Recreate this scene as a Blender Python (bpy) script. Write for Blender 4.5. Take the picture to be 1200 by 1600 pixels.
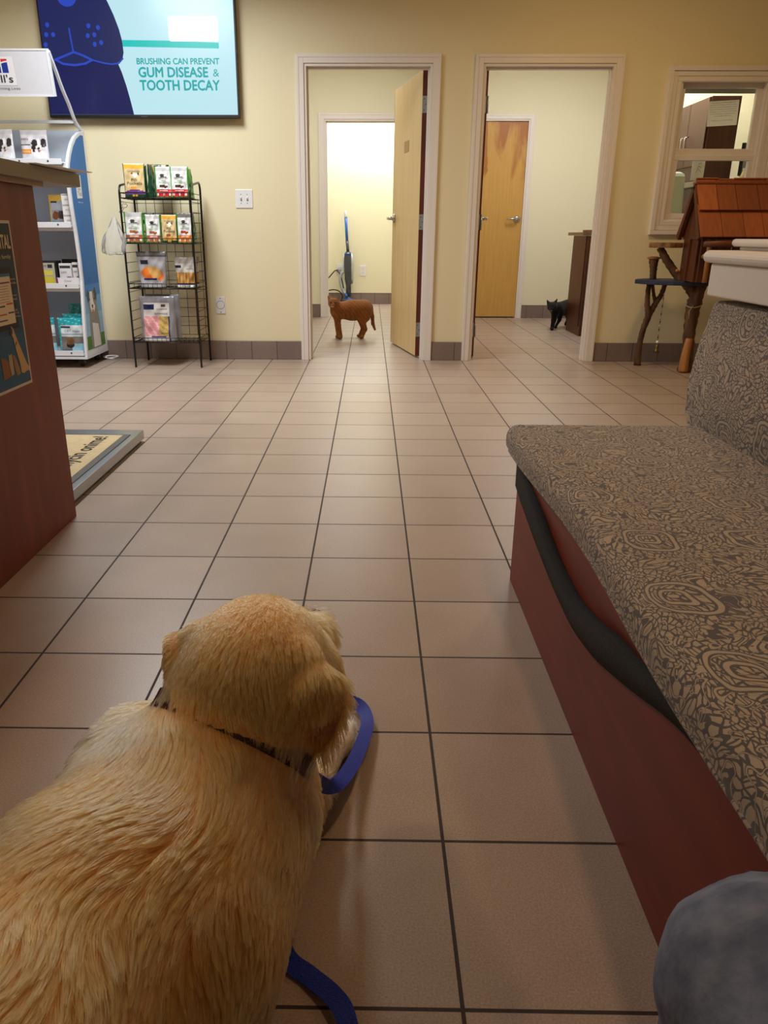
import bpy, math, random
import numpy as np
from mathutils import Vector, Matrix, Quaternion
from mathutils.kdtree import KDTree
for o in list(bpy.data.objects):
    bpy.data.objects.remove(o)
SC = bpy.context.scene
COL = SC.collection
random.seed(7)
RNG = np.random.default_rng(11)

# ------------------------------------------------------------------ camera
cam = bpy.data.cameras.new('camera')
camo = bpy.data.objects.new('camera', cam)
COL.objects.link(camo)
SC.camera = camo
PITCH, YAW, ROLL = 0.36776236, -0.01444265, 0.0037815
F_PX, PPX, PPY = 1219.138, -41.588, 35.289
cp, sp, cy_, sy_ = math.cos(PITCH), math.sin(PITCH), math.cos(YAW), math.sin(YAW)
fwd = Vector((sy_*cp, cy_*cp, -sp)); rgt = Vector((cy_, -sy_, 0)); up = rgt.cross(fwd)
cr, sr = math.cos(ROLL), math.sin(ROLL)
r2 = rgt*cr + up*sr; u2 = up*cr - rgt*sr
M = Matrix((r2, u2, -fwd)).transposed().to_4x4()
M.translation = (-0.128, -0.7206, 0.9337)
camo.matrix_world = M
cam.sensor_fit = 'VERTICAL'; cam.sensor_height = 36.0
cam.lens = 36.0*F_PX/1600
cam.shift_x = -PPX/1600; cam.shift_y = PPY/1600
cam.clip_start = 0.02

# ------------------------------------------------------------------ world, lights, exposure
w = bpy.data.worlds.new('world'); SC.world = w; w.use_nodes = True
w.node_tree.nodes['Background'].inputs[0].default_value = (1.0, 0.85, 0.65, 1)
w.node_tree.nodes['Background'].inputs[1].default_value = 0.02
vs = SC.view_settings
vs.view_transform = 'Standard'; vs.look = 'None'; vs.gamma = 1.0; vs.use_curve_mapping = False
vs.exposure = 0.0
def lamp(name, x, y, z, sx, sy, power, color, rot=(0, 0, 0), spread=None):
    l = bpy.data.lights.new(name, 'AREA'); l.shape = 'RECTANGLE'; l.size = sx; l.size_y = sy
    l.energy = power; l.color = color
    if spread: l.spread = spread
    o = bpy.data.objects.new(name, l); o.location = (x, y, z); o.rotation_euler = rot
    COL.objects.link(o); return o
CEIL = 2.75
lamp('lobby_lamp', -1.6, 4.0, CEIL-0.02, 0.6, 1.2, 73, (0.94, 0.985, 1.0), spread=2.85)
lamp('lobby_lamp', 1.45, 4.0, CEIL-0.02, 0.2, 0.2, 18, (1.0, 0.66, 0.28))
lamp('lobby_lamp', -1.5, 0.9, CEIL-0.02, 0.2, 0.2, 13, (1.0, 0.68, 0.42))
lamp('lobby_lamp', 0.48, 0.8, CEIL-0.02, 0.12, 0.12, 8.5, (1.0, 0.62, 0.34))
lamp('exam_lamp', -0.5, 7.3, CEIL-0.02, 0.6, 1.2, 30, (1.0, 1.0, 1.04))
lamp('exam_lamp', 1.65, 7.3, CEIL-0.02, 0.6, 1.2, 32, (1.0, 1.0, 1.06))
lamp('back_room_lamp', -0.15, 10.55, CEIL-0.02, 1.2, 0.3, 46, (0.96, 1.0, 1.08))
lamp('office_lamp', 2.45, 6.5, CEIL-0.02, 0.5, 0.6, 26, (1.0, 0.98, 0.94))

# ------------------------------------------------------------------ materials
def srgb(c):
    f = lambda v: (v/255/12.92) if v/255 <= 0.04045 else ((v/255+0.055)/1.055)**2.4
    return (f(c[0]), f(c[1]), f(c[2]), 1)
MATS = {}
def node(nt, t, **kw):
    n = nt.nodes.new(t)
    for k, v in kw.items(): setattr(n, k, v)
    return n
def base_mat(name):
    m = bpy.data.materials.new(name); m.use_nodes = True
    nt = m.node_tree; return m, nt, nt.nodes['Principled BSDF']
def mat(name, c, rough=0.5, metal=0.0, var=0.12, scale=30.0, bump=0.0, spec=0.5, c2=None, stretch=None, detail=3.0, trans=0.0, coat=0.0, sheen=0.0):
    """plain material: a colour with a soft procedural variation"""
    if name in MATS: return MATS[name]
    m, nt, b = base_mat(name)
    tc = node(nt, 'ShaderNodeTexCoord'); mp = node(nt, 'ShaderNodeMapping')
    if stretch: mp.inputs['Scale'].default_value = stretch
    nz = node(nt, 'ShaderNodeTexNoise'); nz.inputs['Scale'].default_value = scale; nz.inputs['Detail'].default_value = detail
    rp = node(nt, 'ShaderNodeValToRGB')
    a = srgb(c)
    bb = srgb(c2) if c2 else tuple(min(1, v*(1-var)) for v in a[:3])+(1,)
    rp.color_ramp.elements[0].position = 0.3; rp.color_ramp.elements[1].position = 0.7
    rp.color_ramp.elements[0].color = bb; rp.color_ramp.elements[1].color = a
    nt.links.new(tc.outputs['Object'], mp.inputs[0]); nt.links.new(mp.outputs[0], nz.inputs['Vector'])
    nt.links.new(nz.outputs[0], rp.inputs[0]); nt.links.new(rp.outputs[0], b.inputs['Base Color'])
    b.inputs['Roughness'].default_value = rough; b.inputs['Metallic'].default_value = metal
    b.inputs['Specular IOR Level'].default_value = spec
    b.inputs['Transmission Weight'].default_value = trans; b.inputs['Coat Weight'].default_value = coat
    b.inputs['Sheen Weight'].default_value = sheen
    if bump:
        bp = node(nt, 'ShaderNodeBump'); bp.inputs['Strength'].default_value = bump; bp.inputs['Distance'].default_value = 0.004
        nt.links.new(nz.outputs[0], bp.inputs['Height']); nt.links.new(bp.outputs[0], b.inputs['Normal'])
    MATS[name] = m; return m
def glow(name, c, strength):
    if name in MATS: return MATS[name]
    m, nt, b = base_mat(name)
    b.inputs['Base Color'].default_value = (0.01, 0.01, 0.01, 1)
    b.inputs['Roughness'].default_value = 0.25
    b.inputs['Emission Color'].default_value = srgb(c); b.inputs['Emission Strength'].default_value = strength
    MATS[name] = m; return m
def mathn(nt, op, a, b=None, c=None):
    n = node(nt, 'ShaderNodeMath', operation=op)
    for i, v in enumerate((a, b, c)):
        if v is None: continue
        if isinstance(v, (int, float)): n.inputs[i].default_value = v
        else: nt.links.new(v, n.inputs[i])
    return n.outputs[0]
def mixc(nt, fac, a, b):
    n = node(nt, 'ShaderNodeMix', data_type='RGBA')
    for idx, v in ((0, fac), (6, a), (7, b)):
        if isinstance(v, (int, float, tuple)): n.inputs[idx].default_value = v
        else: nt.links.new(v, n.inputs[idx])
    return n.outputs[2]
def tile_mat(name, c1, c2, grout, bw, rh, mortar, axis, off=(0, 0), rough=0.35):
    m, nt, b = base_mat(name)
    geo = node(nt, 'ShaderNodeNewGeometry'); sep = node(nt, 'ShaderNodeSeparateXYZ'); nt.links.new(geo.outputs['Position'], sep.inputs[0])
    cmb = node(nt, 'ShaderNodeCombineXYZ')
    nt.links.new(mathn(nt, 'ADD', sep.outputs[axis[0]], off[0]), cmb.inputs[0]); nt.links.new(mathn(nt, 'ADD', sep.outputs[axis[1]], off[1]), cmb.inputs[1])
    br = node(nt, 'ShaderNodeTexBrick'); br.offset = 0.0; br.squash = 1.0
    nt.links.new(cmb.outputs[0], br.inputs['Vector'])
    br.inputs['Scale'].default_value = 1.0; br.inputs['Brick Width'].default_value = bw; br.inputs['Row Height'].default_value = rh
    br.inputs['Mortar Size'].default_value = mortar; br.inputs['Mortar Smooth'].default_value = 0.1; br.inputs['Bias'].default_value = 0.0
    br.inputs['Color1'].default_value = srgb(c1); br.inputs['Color2'].default_value = srgb(c2); br.inputs['Mortar'].default_value = srgb(grout)
    nz = node(nt, 'ShaderNodeTexNoise'); nz.inputs['Scale'].default_value = 330; nz.inputs['Detail'].default_value = 3
    nt.links.new(geo.outputs['Position'], nz.inputs['Vector'])
    nz2 = node(nt, 'ShaderNodeTexNoise'); nz2.inputs['Scale'].default_value = 5; nz2.inputs['Detail'].default_value = 4
    nt.links.new(geo.outputs['Position'], nz2.inputs['Vector'])
    v = mathn(nt, 'ADD', mathn(nt, 'MULTIPLY', nz.outputs[0], 1.0), mathn(nt, 'MULTIPLY', nz2.outputs[0], 0.25))
    v = mathn(nt, 'ADD', v, 0.37)
    mul = node(nt, 'ShaderNodeMix', data_type='RGBA', blend_type='MULTIPLY'); mul.inputs[0].default_value = 1
    nt.links.new(br.outputs['Color'], mul.inputs[6]); nt.links.new(v, mul.inputs[7])
    nt.links.new(mul.outputs[2], b.inputs['Base Color'])
    rr = mathn(nt, 'ADD', mathn(nt, 'MULTIPLY', br.outputs['Fac'], 0.4), mathn(nt, 'ADD', mathn(nt, 'MULTIPLY', nz2.outputs[0], 0.12), rough-0.06))
    nt.links.new(rr, b.inputs['Roughness'])
    h = mathn(nt, 'SUBTRACT', mathn(nt, 'MULTIPLY', nz.outputs[0], 0.12), br.outputs['Fac'])
    bp = node(nt, 'ShaderNodeBump'); bp.inputs['Strength'].default_value = 0.5; bp.inputs['Distance'].default_value = 0.002
    nt.links.new(h, bp.inputs['Height']); nt.links.new(bp.outputs[0], b.inputs['Normal'])
    return m
M_FLOOR = tile_mat('floor_tile', (170, 151, 137), (162, 142, 128), (52, 38, 32), 0.3, 0.3, 0.003, (0, 1), rough=0.36)
M_BASE = tile_mat('baseboard_tile', (134, 116, 108), (128, 110, 104), (66, 54, 50), 0.2, 0.30, 0.0022, (0, 2), off=(0.06, 0.157), rough=0.45)
M_WALL = mat('wall_paint', (233, 221, 186), 0.6, var=0.03, scale=220, bump=0.06, spec=0.3)
M_WALL2 = mat('exam_wall_paint', (237, 230, 202), 0.6, var=0.03, scale=220, bump=0.06, spec=0.3)
M_CEIL = mat('ceiling_paint', (235, 230, 215), 0.8, var=0.03)
M_TRIM = mat('white_gloss_paint', (232, 224, 218), 0.35, var=0.012, scale=60)
M_WHITE = mat('white_plastic', (232, 230, 232), 0.35, var=0.03)
M_WMETAL = mat('white_painted_metal', (226, 228, 236), 0.35, var=0.03)
M_BLACK = mat('black_plastic', (18, 18, 20), 0.4, var=0.2)
M_BWIRE = mat('black_wire', (14, 13, 14), 0.35, var=0.2)
M_STEEL = mat('brushed_steel', (176, 178, 182), 0.28, 1.0, var=0.15, scale=8, stretch=(1, 30, 30))
M_CHROME = mat('satin_chrome', (200, 198, 196), 0.22, 1.0, var=0.08)
M_SCREW = mat('screw_head', (60, 60, 60), 0.4, 0.6)
def wood_mat(name, c, c2, stretch, scale=3.0, rough=0.4, dist=2.5, coat=0.0):
    m, nt, b = base_mat(name)
    tc = node(nt, 'ShaderNodeTexCoord'); mp = node(nt, 'ShaderNodeMapping'); mp.inputs['Scale'].default_value = stretch
    nz = node(nt, 'ShaderNodeTexNoise'); nz.inputs['Scale'].default_value = scale; nz.inputs['Detail'].default_value = 8; nz.inputs['Distortion'].default_value = dist
    nt.links.new(tc.outputs['Object'], mp.inputs[0]); nt.links.new(mp.outputs[0], nz.inputs['Vector'])
    rp = node(nt, 'ShaderNodeValToRGB')
    rp.color_ramp.elements[0].position = 0.32; rp.color_ramp.elements[1].position = 0.68
    rp.color_ramp.elements[0].color = srgb(c2); rp.color_ramp.elements[1].color = srgb(c)
    nt.links.new(nz.outputs[0], rp.inputs[0]); nt.links.new(rp.outputs[0], b.inputs['Base Color'])
    b.inputs['Roughness'].default_value = rough; b.inputs['Coat Weight'].default_value = coat
    MATS[name] = m; return m
M_LAM = wood_mat('mahogany_laminate', (128, 58, 32), (106, 44, 23), (1.2, 5, 0.8), 2.2, 0.5, 1.0)
M_LAM.node_tree.nodes['Principled BSDF'].inputs['Specular IOR Level'].default_value = 0.3
M_BENCHWOOD = wood_mat('bench_panel_laminate', (126, 46, 26), (108, 37, 20), (0.5, 0.8, 6), 2.0, 0.5, 0.8)
M_BENCHWOOD.node_tree.nodes['Principled BSDF'].inputs['Specular IOR Level'].default_value = 0.3
M_MAPLE = wood_mat('maple_veneer', (220, 194, 144), (208, 178, 124), (10, 10, 0.7), 2.0, 0.42, 1.2)
M_DOOREDGE = wood_mat('door_edge_stain', (112, 46, 24), (84, 32, 16), (10, 10, 0.8), 2.0, 0.45, 1.0)
M_DARKWOOD = wood_mat('dark_cherry_veneer', (92, 46, 28), (66, 32, 20), (8, 8, 0.8), 2.0, 0.4, 1.0)
M_COUNTER = mat('olive_laminate', (128, 110, 82), 0.45, var=0.12, scale=140)
M_GRANITE = mat('speckled_stone', (150, 120, 86), 0.3, scale=160, c2=(60, 42, 30), detail=6)
M_BARK = mat('bark', (120, 84, 52), 0.85, scale=26, c2=(56, 38, 24), bump=1.0, stretch=(1, 1, 0.22), detail=8)
M_PEELED = wood_mat('peeled_wood', (186, 128, 70), (150, 96, 48), (6, 6, 0.8), 2.2, 0.6, 1.0)
M_PLANK = wood_mat('stained_plank', (104, 52, 26), (66, 32, 16), (14, 14, 1.0), 2.2, 0.5, 1.0)
M_BLUEWOOD = mat('blue_stained_wood', (42, 52, 84), 0.6, var=0.3, scale=40)
M_CHARCOAL = mat('charcoal_carpet', (46, 44, 43), 0.95, var=0.5, scale=260, bump=0.6)
M_GLASS, _nt, _b = base_mat('window_glass')
_b.inputs['Transmission Weight'].default_value = 1; _b.inputs['Roughness'].default_value = 0.0; _b.inputs['IOR'].default_value = 1.04
_b.inputs['Base Color'].default_value = (0.96, 0.98, 0.97, 1)
# two tone back-room door: honey veneer with darker flame figure
def flame_mat():
    m, nt, b = base_mat('flame_veneer')
    tc = node(nt, 'ShaderNodeTexCoord'); mp = node(nt, 'ShaderNodeMapping'); mp.inputs['Scale'].default_value = (3.2, 1, 0.9)
    nz = node(nt, 'ShaderNodeTexNoise'); nz.inputs['Scale'].default_value = 1.6; nz.inputs['Detail'].default_value = 5; nz.inputs['Distortion'].default_value = 0.6
    nt.links.new(tc.outputs['Object'], mp.inputs[0]); nt.links.new(mp.outputs[0], nz.inputs['Vector'])
    sep = node(nt, 'ShaderNodeSeparateXYZ'); nt.links.new(tc.outputs['Object'], sep.inputs[0])
    # darker flame reaching down from the top, wider on the right hand side
    hz = mathn(nt, 'ADD', mathn(nt, 'MULTIPLY', mathn(nt, 'SUBTRACT', sep.outputs[2], 1.66), 0.55), mathn(nt, 'MULTIPLY', mathn(nt, 'ADD', sep.outputs[0], 0.20), 0.55))
    v = mathn(nt, 'ADD', nz.outputs[0], hz)
    side = mathn(nt, 'MULTIPLY', mathn(nt, 'LESS_THAN', sep.outputs[0], mathn(nt, 'ADD', -0.53, mathn(nt, 'MULTIPLY', nz.outputs[0], 0.16))), 0.35)
    v = mathn(nt, 'ADD', v, side)
    rp = node(nt, 'ShaderNodeValToRGB'); e = rp.color_ramp.elements
    e[0].position = 0.53; e[0].color = srgb((204, 158, 84)); e[1].position = 0.66; e[1].color = srgb((172, 110, 54))
    nt.links.new(v, rp.inputs[0])
    fine = node(nt, 'ShaderNodeTexNoise'); fine.inputs['Scale'].default_value = 3; fine.inputs['Detail'].default_value = 8
    mp2 = node(nt, 'ShaderNodeMapping'); mp2.inputs['Scale'].default_value = (30, 1, 0.8)
    nt.links.new(tc.outputs['Object'], mp2.inputs[0]); nt.links.new(mp2.outputs[0], fine.inputs['Vector'])
    mul = node(nt, 'ShaderNodeMix', data_type='RGBA', blend_type='MULTIPLY'); mul.inputs[0].default_value = 1
    nt.links.new(rp.outputs[0], mul.inputs[6]); nt.links.new(mathn(nt, 'ADD', mathn(nt, 'MULTIPLY', fine.outputs[0], 0.4), 0.78), mul.inputs[7])
    nt.links.new(mul.outputs[2], b.inputs['Base Color']); b.inputs['Roughness'].default_value = 0.35
    return m
M_FLAME = flame_mat()
# shingles: every shingle its own tone
def shingle_mat():
    m, nt, b = base_mat('cedar_shingle')
    geo = node(nt, 'ShaderNodeNewGeometry'); tc = node(nt, 'ShaderNodeTexCoord'); mp = node(nt, 'ShaderNodeMapping'); mp.inputs['Scale'].default_value = (26, 6, 3)
    nz = node(nt, 'ShaderNodeTexNoise'); nz.inputs['Scale'].default_value = 2.5; nz.inputs['Detail'].default_value = 7
    nt.links.new(tc.outputs['Object'], mp.inputs[0]); nt.links.new(mp.outputs[0], nz.inputs['Vector'])
    rp = node(nt, 'ShaderNodeValToRGB'); e = rp.color_ramp.elements
    e[0].color = srgb((124, 66, 36)); e[1].color = srgb((170, 94, 52)); nt.links.new(geo.outputs['Random Per Island'], rp.inputs[0])
    mul = node(nt, 'ShaderNodeMix', data_type='RGBA', blend_type='MULTIPLY'); mul.inputs[0].default_value = 1
    nt.links.new(rp.outputs[0], mul.inputs[6]); nt.links.new(mathn(nt, 'ADD', mathn(nt, 'MULTIPLY', nz.outputs[0], 0.7), 0.55), mul.inputs[7])
    nt.links.new(mul.outputs[2], b.inputs['Base Color']); b.inputs['Roughness'].default_value = 0.5
    return m
M_SHINGLE = shingle_mat()
# bench upholstery: woven arabesque of leaves, scrolls and medallions
def fabric_mat():
    m, nt, b = base_mat('arabesque_upholstery')
    geo = node(nt, 'ShaderNodeNewGeometry'); sp = node(nt, 'ShaderNodeSeparateXYZ'); nt.links.new(geo.outputs['Position'], sp.inputs[0])
    cb = node(nt, 'ShaderNodeCombineXYZ'); nt.links.new(mathn(nt, 'ADD', sp.outputs[0], sp.outputs[2]), cb.inputs[0]); nt.links.new(sp.outputs[1], cb.inputs[1])
    pos = cb.outputs[0]
    n1 = node(nt, 'ShaderNodeTexNoise'); n1.inputs['Scale'].default_value = 11; n1.inputs['Detail'].default_value = 1.5
    nt.links.new(pos, n1.inputs['Vector'])
    def warp(amount):
        s = node(nt, 'ShaderNodeVectorMath', operation='SUBTRACT'); nt.links.new(n1.outputs['Color'], s.inputs[0]); s.inputs[1].default_value = (0.5, 0.5, 0.5)
        k = node(nt, 'ShaderNodeVectorMath', operation='SCALE'); nt.links.new(s.outputs[0], k.inputs[0]); k.inputs['Scale'].default_value = amount
        a = node(nt, 'ShaderNodeVectorMath', operation='ADD'); nt.links.new(pos, a.inputs[0]); nt.links.new(k.outputs[0], a.inputs[1])
        return a.outputs[0]
    wp = warp(0.13)
    # small leaves: elongated cells
    mp = node(nt, 'ShaderNodeMapping'); mp.inputs['Scale'].default_value = (1.0, 0.55, 1.0); mp.inputs['Rotation'].default_value = (0, 0, 0.6)
    nt.links.new(wp, mp.inputs[0])
    vo = node(nt, 'ShaderNodeTexVoronoi', feature='DISTANCE_TO_EDGE', voronoi_dimensions='2D'); vo.inputs['Scale'].default_value = 100; vo.inputs['Randomness'].default_value = 1
    nt.links.new(mp.outputs[0], vo.inputs['Vector'])
    leaf = mathn(nt, 'GREATER_THAN', vo.outputs['Distance'], 0.15)
    # scrolls: iso-lines of the warped field
    n2 = node(nt, 'ShaderNodeTexNoise'); n2.inputs['Scale'].default_value = 12; n2.inputs['Detail'].default_value = 0.6; n2.inputs['Distortion'].default_value = 2.4
    nt.links.new(pos, n2.inputs['Vector'])
    ln = mathn(nt, 'ABSOLUTE', mathn(nt, 'SUBTRACT', mathn(nt, 'FRACT', mathn(nt, 'MULTIPLY', n2.outputs[0], 4.5)), 0.5))
    dark_band = mathn(nt, 'LESS_THAN', ln, 0.12); tan_band = mathn(nt, 'LESS_THAN', ln, 0.06)
    # medallions: rings around scattered centres
    v2 = node(nt, 'ShaderNodeTexVoronoi', feature='F1', voronoi_dimensions='2D'); v2.inputs['Scale'].default_value = 4.2; v2.inputs['Randomness'].default_value = 0.4; v2.distance = 'MINKOWSKI'; v2.inputs['Exponent'].default_value = 3.0
    nt.links.new(warp(0.045), v2.inputs['Vector'])
    d = v2.outputs['Distance']
    ring = mathn(nt, 'ABSOLUTE', mathn(nt, 'SUBTRACT', d, 0.185)); ring2 = mathn(nt, 'ABSOLUTE', mathn(nt, 'SUBTRACT', d, 0.085))
    rd = mathn(nt, 'LESS_THAN', mathn(nt, 'MINIMUM', ring, ring2), 0.026); rt = mathn(nt, 'LESS_THAN', mathn(nt, 'MINIMUM', ring, ring2), 0.0125)
    val = mathn(nt, 'MULTIPLY', leaf, mathn(nt, 'SUBTRACT', 1.0, dark_band)); val = mathn(nt, 'MAXIMUM', val, tan_band)
    val = mathn(nt, 'MULTIPLY', val, mathn(nt, 'SUBTRACT', 1.0, rd)); val = mathn(nt, 'MAXIMUM', val, rt)
    wv = node(nt, 'ShaderNodeTexNoise'); wv.inputs['Scale'].default_value = 700; nt.links.new(pos, wv.inputs['Vector'])
    big = node(nt, 'ShaderNodeTexNoise'); big.inputs['Scale'].default_value = 7; nt.links.new(pos, big.inputs['Vector'])
    tan = mixc(nt, big.outputs[0], srgb((166, 148, 128)), srgb((184, 166, 146)))
    col = mixc(nt, val, srgb((88, 82, 82)), tan)
    mul = node(nt, 'ShaderNodeMix', data_type='RGBA', blend_type='MULTIPLY'); mul.inputs[0].default_value = 1
    nt.links.new(col, mul.inputs[6]); nt.links.new(mathn(nt, 'ADD', mathn(nt, 'MULTIPLY', wv.outputs[0], 0.5), 0.75), mul.inputs[7])
    nt.links.new(mul.outputs[2], b.inputs['Base Color']); b.inputs['Roughness'].default_value = 0.9; b.inputs['Sheen Weight'].default_value = 0.15
    bp = node(nt, 'ShaderNodeBump'); bp.inputs['Strength'].default_value = 0.25; bp.inputs['Distance'].default_value = 0.002
    nt.links.new(val, bp.inputs['Height']); nt.links.new(bp.outputs[0], b.inputs['Normal'])
    return m
M_FABRIC = fabric_mat()
M_DENIM = mat('blue_denim', (126, 136, 162), 0.95, scale=42, c2=(84, 96, 124), bump=0.5, detail=12)
M_LEASH = mat('blue_webbing', (16, 52, 190), 0.55, var=0.35, scale=420, bump=0.4)
M_COLLAR = mat('brown_leather', (74, 36, 20), 0.5, var=0.3, scale=60)
M_CLEAR, _nt, _b = base_mat('clear_film')
_b.inputs['Transmission Weight'].default_value = 0.80; _b.inputs['Roughness'].default_value = 0.15; _b.inputs['IOR'].default_value = 1.15
_b.inputs['Base Color'].default_value = (0.93, 0.94, 0.96, 1); _b.inputs['Specular IOR Level'].default_value = 0.9
def paper_mat():
    m, nt, b = base_mat('thin_paper'); b.inputs['Base Color'].default_value = srgb((240, 238, 234)); b.inputs['Roughness'].default_value = 0.7
    tr = node(nt, 'ShaderNodeBsdfTranslucent'); tr.inputs[0].default_value = srgb((246, 244, 240)); mx = node(nt, 'ShaderNodeMixShader'); mx.inputs[0].default_value = 0.75
    nz = node(nt, 'ShaderNodeTexNoise'); nz.inputs['Scale'].default_value = 90; bp = node(nt, 'ShaderNodeBump'); bp.inputs['Strength'].default_value = 0.05
    nt.links.new(nz.outputs[0], bp.inputs['Height']); nt.links.new(bp.outputs[0], b.inputs['Normal'])
    nt.links.new(b.outputs[0], mx.inputs[1]); nt.links.new(tr.outputs[0], mx.inputs[2]); nt.links.new(mx.outputs[0], nt.nodes['Material Output'].inputs['Surface'])
    return m
M_PAPER = paper_mat()
def flat(c, rough=0.35):
    return mat('ink_%d_%d_%d' % c, c, max(rough, 0.5), var=0.04, spec=0.2)

# ------------------------------------------------------------------ mesh builder
class MB:
    def __init__(self): self.v = []; self.f = []; self.mi = []; self.mats = []; self.sm = []
    def m(self, material):
        if material not in self.mats: self.mats.append(material)
        return self.mats.index(material)
    def add(self, vs, fs, material, smooth=False):
        o = len(self.v); self.v += [tuple(v) for v in vs]; i = self.m(material)
        for k, f in enumerate(fs):
            self.f.append(tuple(a+o for a in f)); self.mi.append(i); self.sm.append(smooth)
        return self
    def box(self, x0, x1, y0, y1, z0, z1, material):
        v = [(x, y, z) for z in (z0, z1) for y in (y0, y1) for x in (x0, x1)]
        return self.add(v, [(0, 2, 3, 1), (4, 5, 7, 6), (0, 1, 5, 4), (2, 6, 7, 3), (0, 4, 6, 2), (1, 3, 7, 5)], material)
    def obox(self, c, ax, ay, az, material):
        c = Vector(c); ax, ay, az = Vector(ax), Vector(ay), Vector(az)
        v = [c+ax*i+ay*j+az*k for k in (-1, 1) for j in (-1, 1) for i in (-1, 1)]
        return self.add(v, [(0, 2, 3, 1), (4, 5, 7, 6), (0, 1, 5, 4), (2, 6, 7, 3), (0, 4, 6, 2), (1, 3, 7, 5)], material)
    def tube(self, pts, r, material, n=10, caps=True):
        pts = [Vector(p) for p in pts]; rs = r if isinstance(r, (list, tuple)) else [r]*len(pts)
        vs = []; fr = None
        for i, p in enumerate(pts):
            t = (pts[min(i+1, len(pts)-1)]-pts[max(i-1, 0)]).normalized()
            if fr is None:
                fr = t.orthogonal().normalized()
            else:
                fr = (fr-t*fr.dot(t)); fr = fr.normalized() if fr.length > 1e-6 else t.orthogonal().normalized()
            bt = t.cross(fr)
            for k in range(n):
                a = 2*math.pi*k/n; vs.append(p+(fr*math.cos(a)+bt*math.sin(a))*rs[i])
        fs = []
        for i in range(len(pts)-1):
            for k in range(n):
                fs.append((i*n+k, i*n+(k+1) % n, (i+1)*n+(k+1) % n, (i+1)*n+k))
        if caps:
            fs.append(tuple(range(n-1, -1, -1))); fs.append(tuple((len(pts)-1)*n+k for k in range(n)))
        return self.add(vs, fs, material, True)
    def lathe(self, prof, c, material, axis=(0, 0, 1), n=20):
        ax = Vector(axis).normalized(); e1 = ax.orthogonal().normalized(); e2 = ax.cross(e1); c = Vector(c)
        vs = [c+ax*h+(e1*math.cos(2*math.pi*k/n)+e2*math.sin(2*math.pi*k/n))*max(r, 1e-5) for r, h in prof for k in range(n)]
        fs = [(i*n+k, i*n+(k+1) % n, (i+1)*n+(k+1) % n, (i+1)*n+k) for i in range(len(prof)-1) for k in range(n)]
        fs.append(tuple(range(n-1, -1, -1))); fs.append(tuple((len(prof)-1)*n+k for k in range(n)))
        return self.add(vs, fs, material, True)
    def ball(self, c, r, material, n=12, rot=None):
        r = r if isinstance(r, (tuple, list)) else (r, r, r); c = Vector(c); vs = []; fs = []
        for i in range(n+1):
            th = math.pi*i/n
            for k in range(2*n):
                ph = math.pi*k/n; p = Vector((r[0]*math.sin(th)*math.cos(ph), r[1]*math.sin(th)*math.sin(ph), r[2]*math.cos(th)))
                if rot: p = rot @ p
                vs.append(c+p)
        for i in range(n):
            for k in range(2*n):
                fs.append((i*2*n+k, (i+1)*2*n+k, (i+1)*2*n+(k+1) % (2*n), i*2*n+(k+1) % (2*n)))
        return self.add(vs, fs, material, True)
    def prism(self, poly, d0, d1, plane, material, smooth=False):
        """poly in 2D extruded between d0 and d1; plane 'xz' -> along y, 'yz' -> along x, 'xy' -> along z"""
        def P(a, b, d): return {'xz': (a, d, b), 'yz': (d, a, b), 'xy': (a, b, d)}[plane]
        n = len(poly); vs = [P(a, b, d0) for a, b in poly]+[P(a, b, d1) for a, b in poly]
        fs = [tuple(range(n)), tuple(range(2*n-1, n-1, -1))]+[(i, i+n, (i+1) % n+n, (i+1) % n) for i in range(n)]
        return self.add(vs, fs, material, smooth)
    def flat(self, poly, d, plane, material):
        def P(a, b): return {'xz': (a, d, b), 'yz': (d, a, b), 'xy': (a, b, d)}[plane]
        return self.add([P(a, b) for a, b in poly], [tuple(range(len(poly)))], material)
    def mesh_at(self, vs, fs, o, ex, ey, ez, material):
        o, ex, ey, ez = Vector(o), Vector(ex), Vector(ey), Vector(ez)
        return self.add([o+ex*a+ey*b+ez*c for a, b, c in vs], fs, material)
    def build(self, name, parent=None, bevel=0.0, subsurf=0, loc=None, fixn=True, seg=2, smooth=False):
        me = bpy.data.meshes.new(name)
        off = Vector(loc) if loc is not None else Vector((0, 0, 0))
        if parent is not None: off = world_loc(parent)
        me.from_pydata([tuple(Vector(v)-off) for v in self.v], [], self.f)
        for m in self.mats: me.materials.append(m)
        me.polygons.foreach_set('material_index', self.mi); me.polygons.foreach_set('use_smooth', self.sm)
        if fixn:
            import bmesh
            bm = bmesh.new(); bm.from_mesh(me); bmesh.ops.recalc_face_normals(bm, faces=bm.faces); bm.to_mesh(me); bm.free()
        if smooth: me.polygons.foreach_set('use_smooth', [True]*len(me.polygons))
        me.update()
        o = bpy.data.objects.new(name, me); COL.objects.link(o)
        if parent is not None: o.parent = parent
        elif loc is not None: o.location = loc
        if bevel:
            b = o.modifiers.new('bevel', 'BEVEL'); b.width = bevel; b.segments = seg; b.limit_method = 'ANGLE'
        if subsurf:
            s = o.modifiers.new('subsurf', 'SUBSURF'); s.levels = subsurf; s.render_levels = subsurf
        return o
def world_loc(o):
    v = Vector(o.location)
    while o.parent is not None:
        o = o.parent; v = v+Vector(o.location)
    return v
_text_cache = {}
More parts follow.
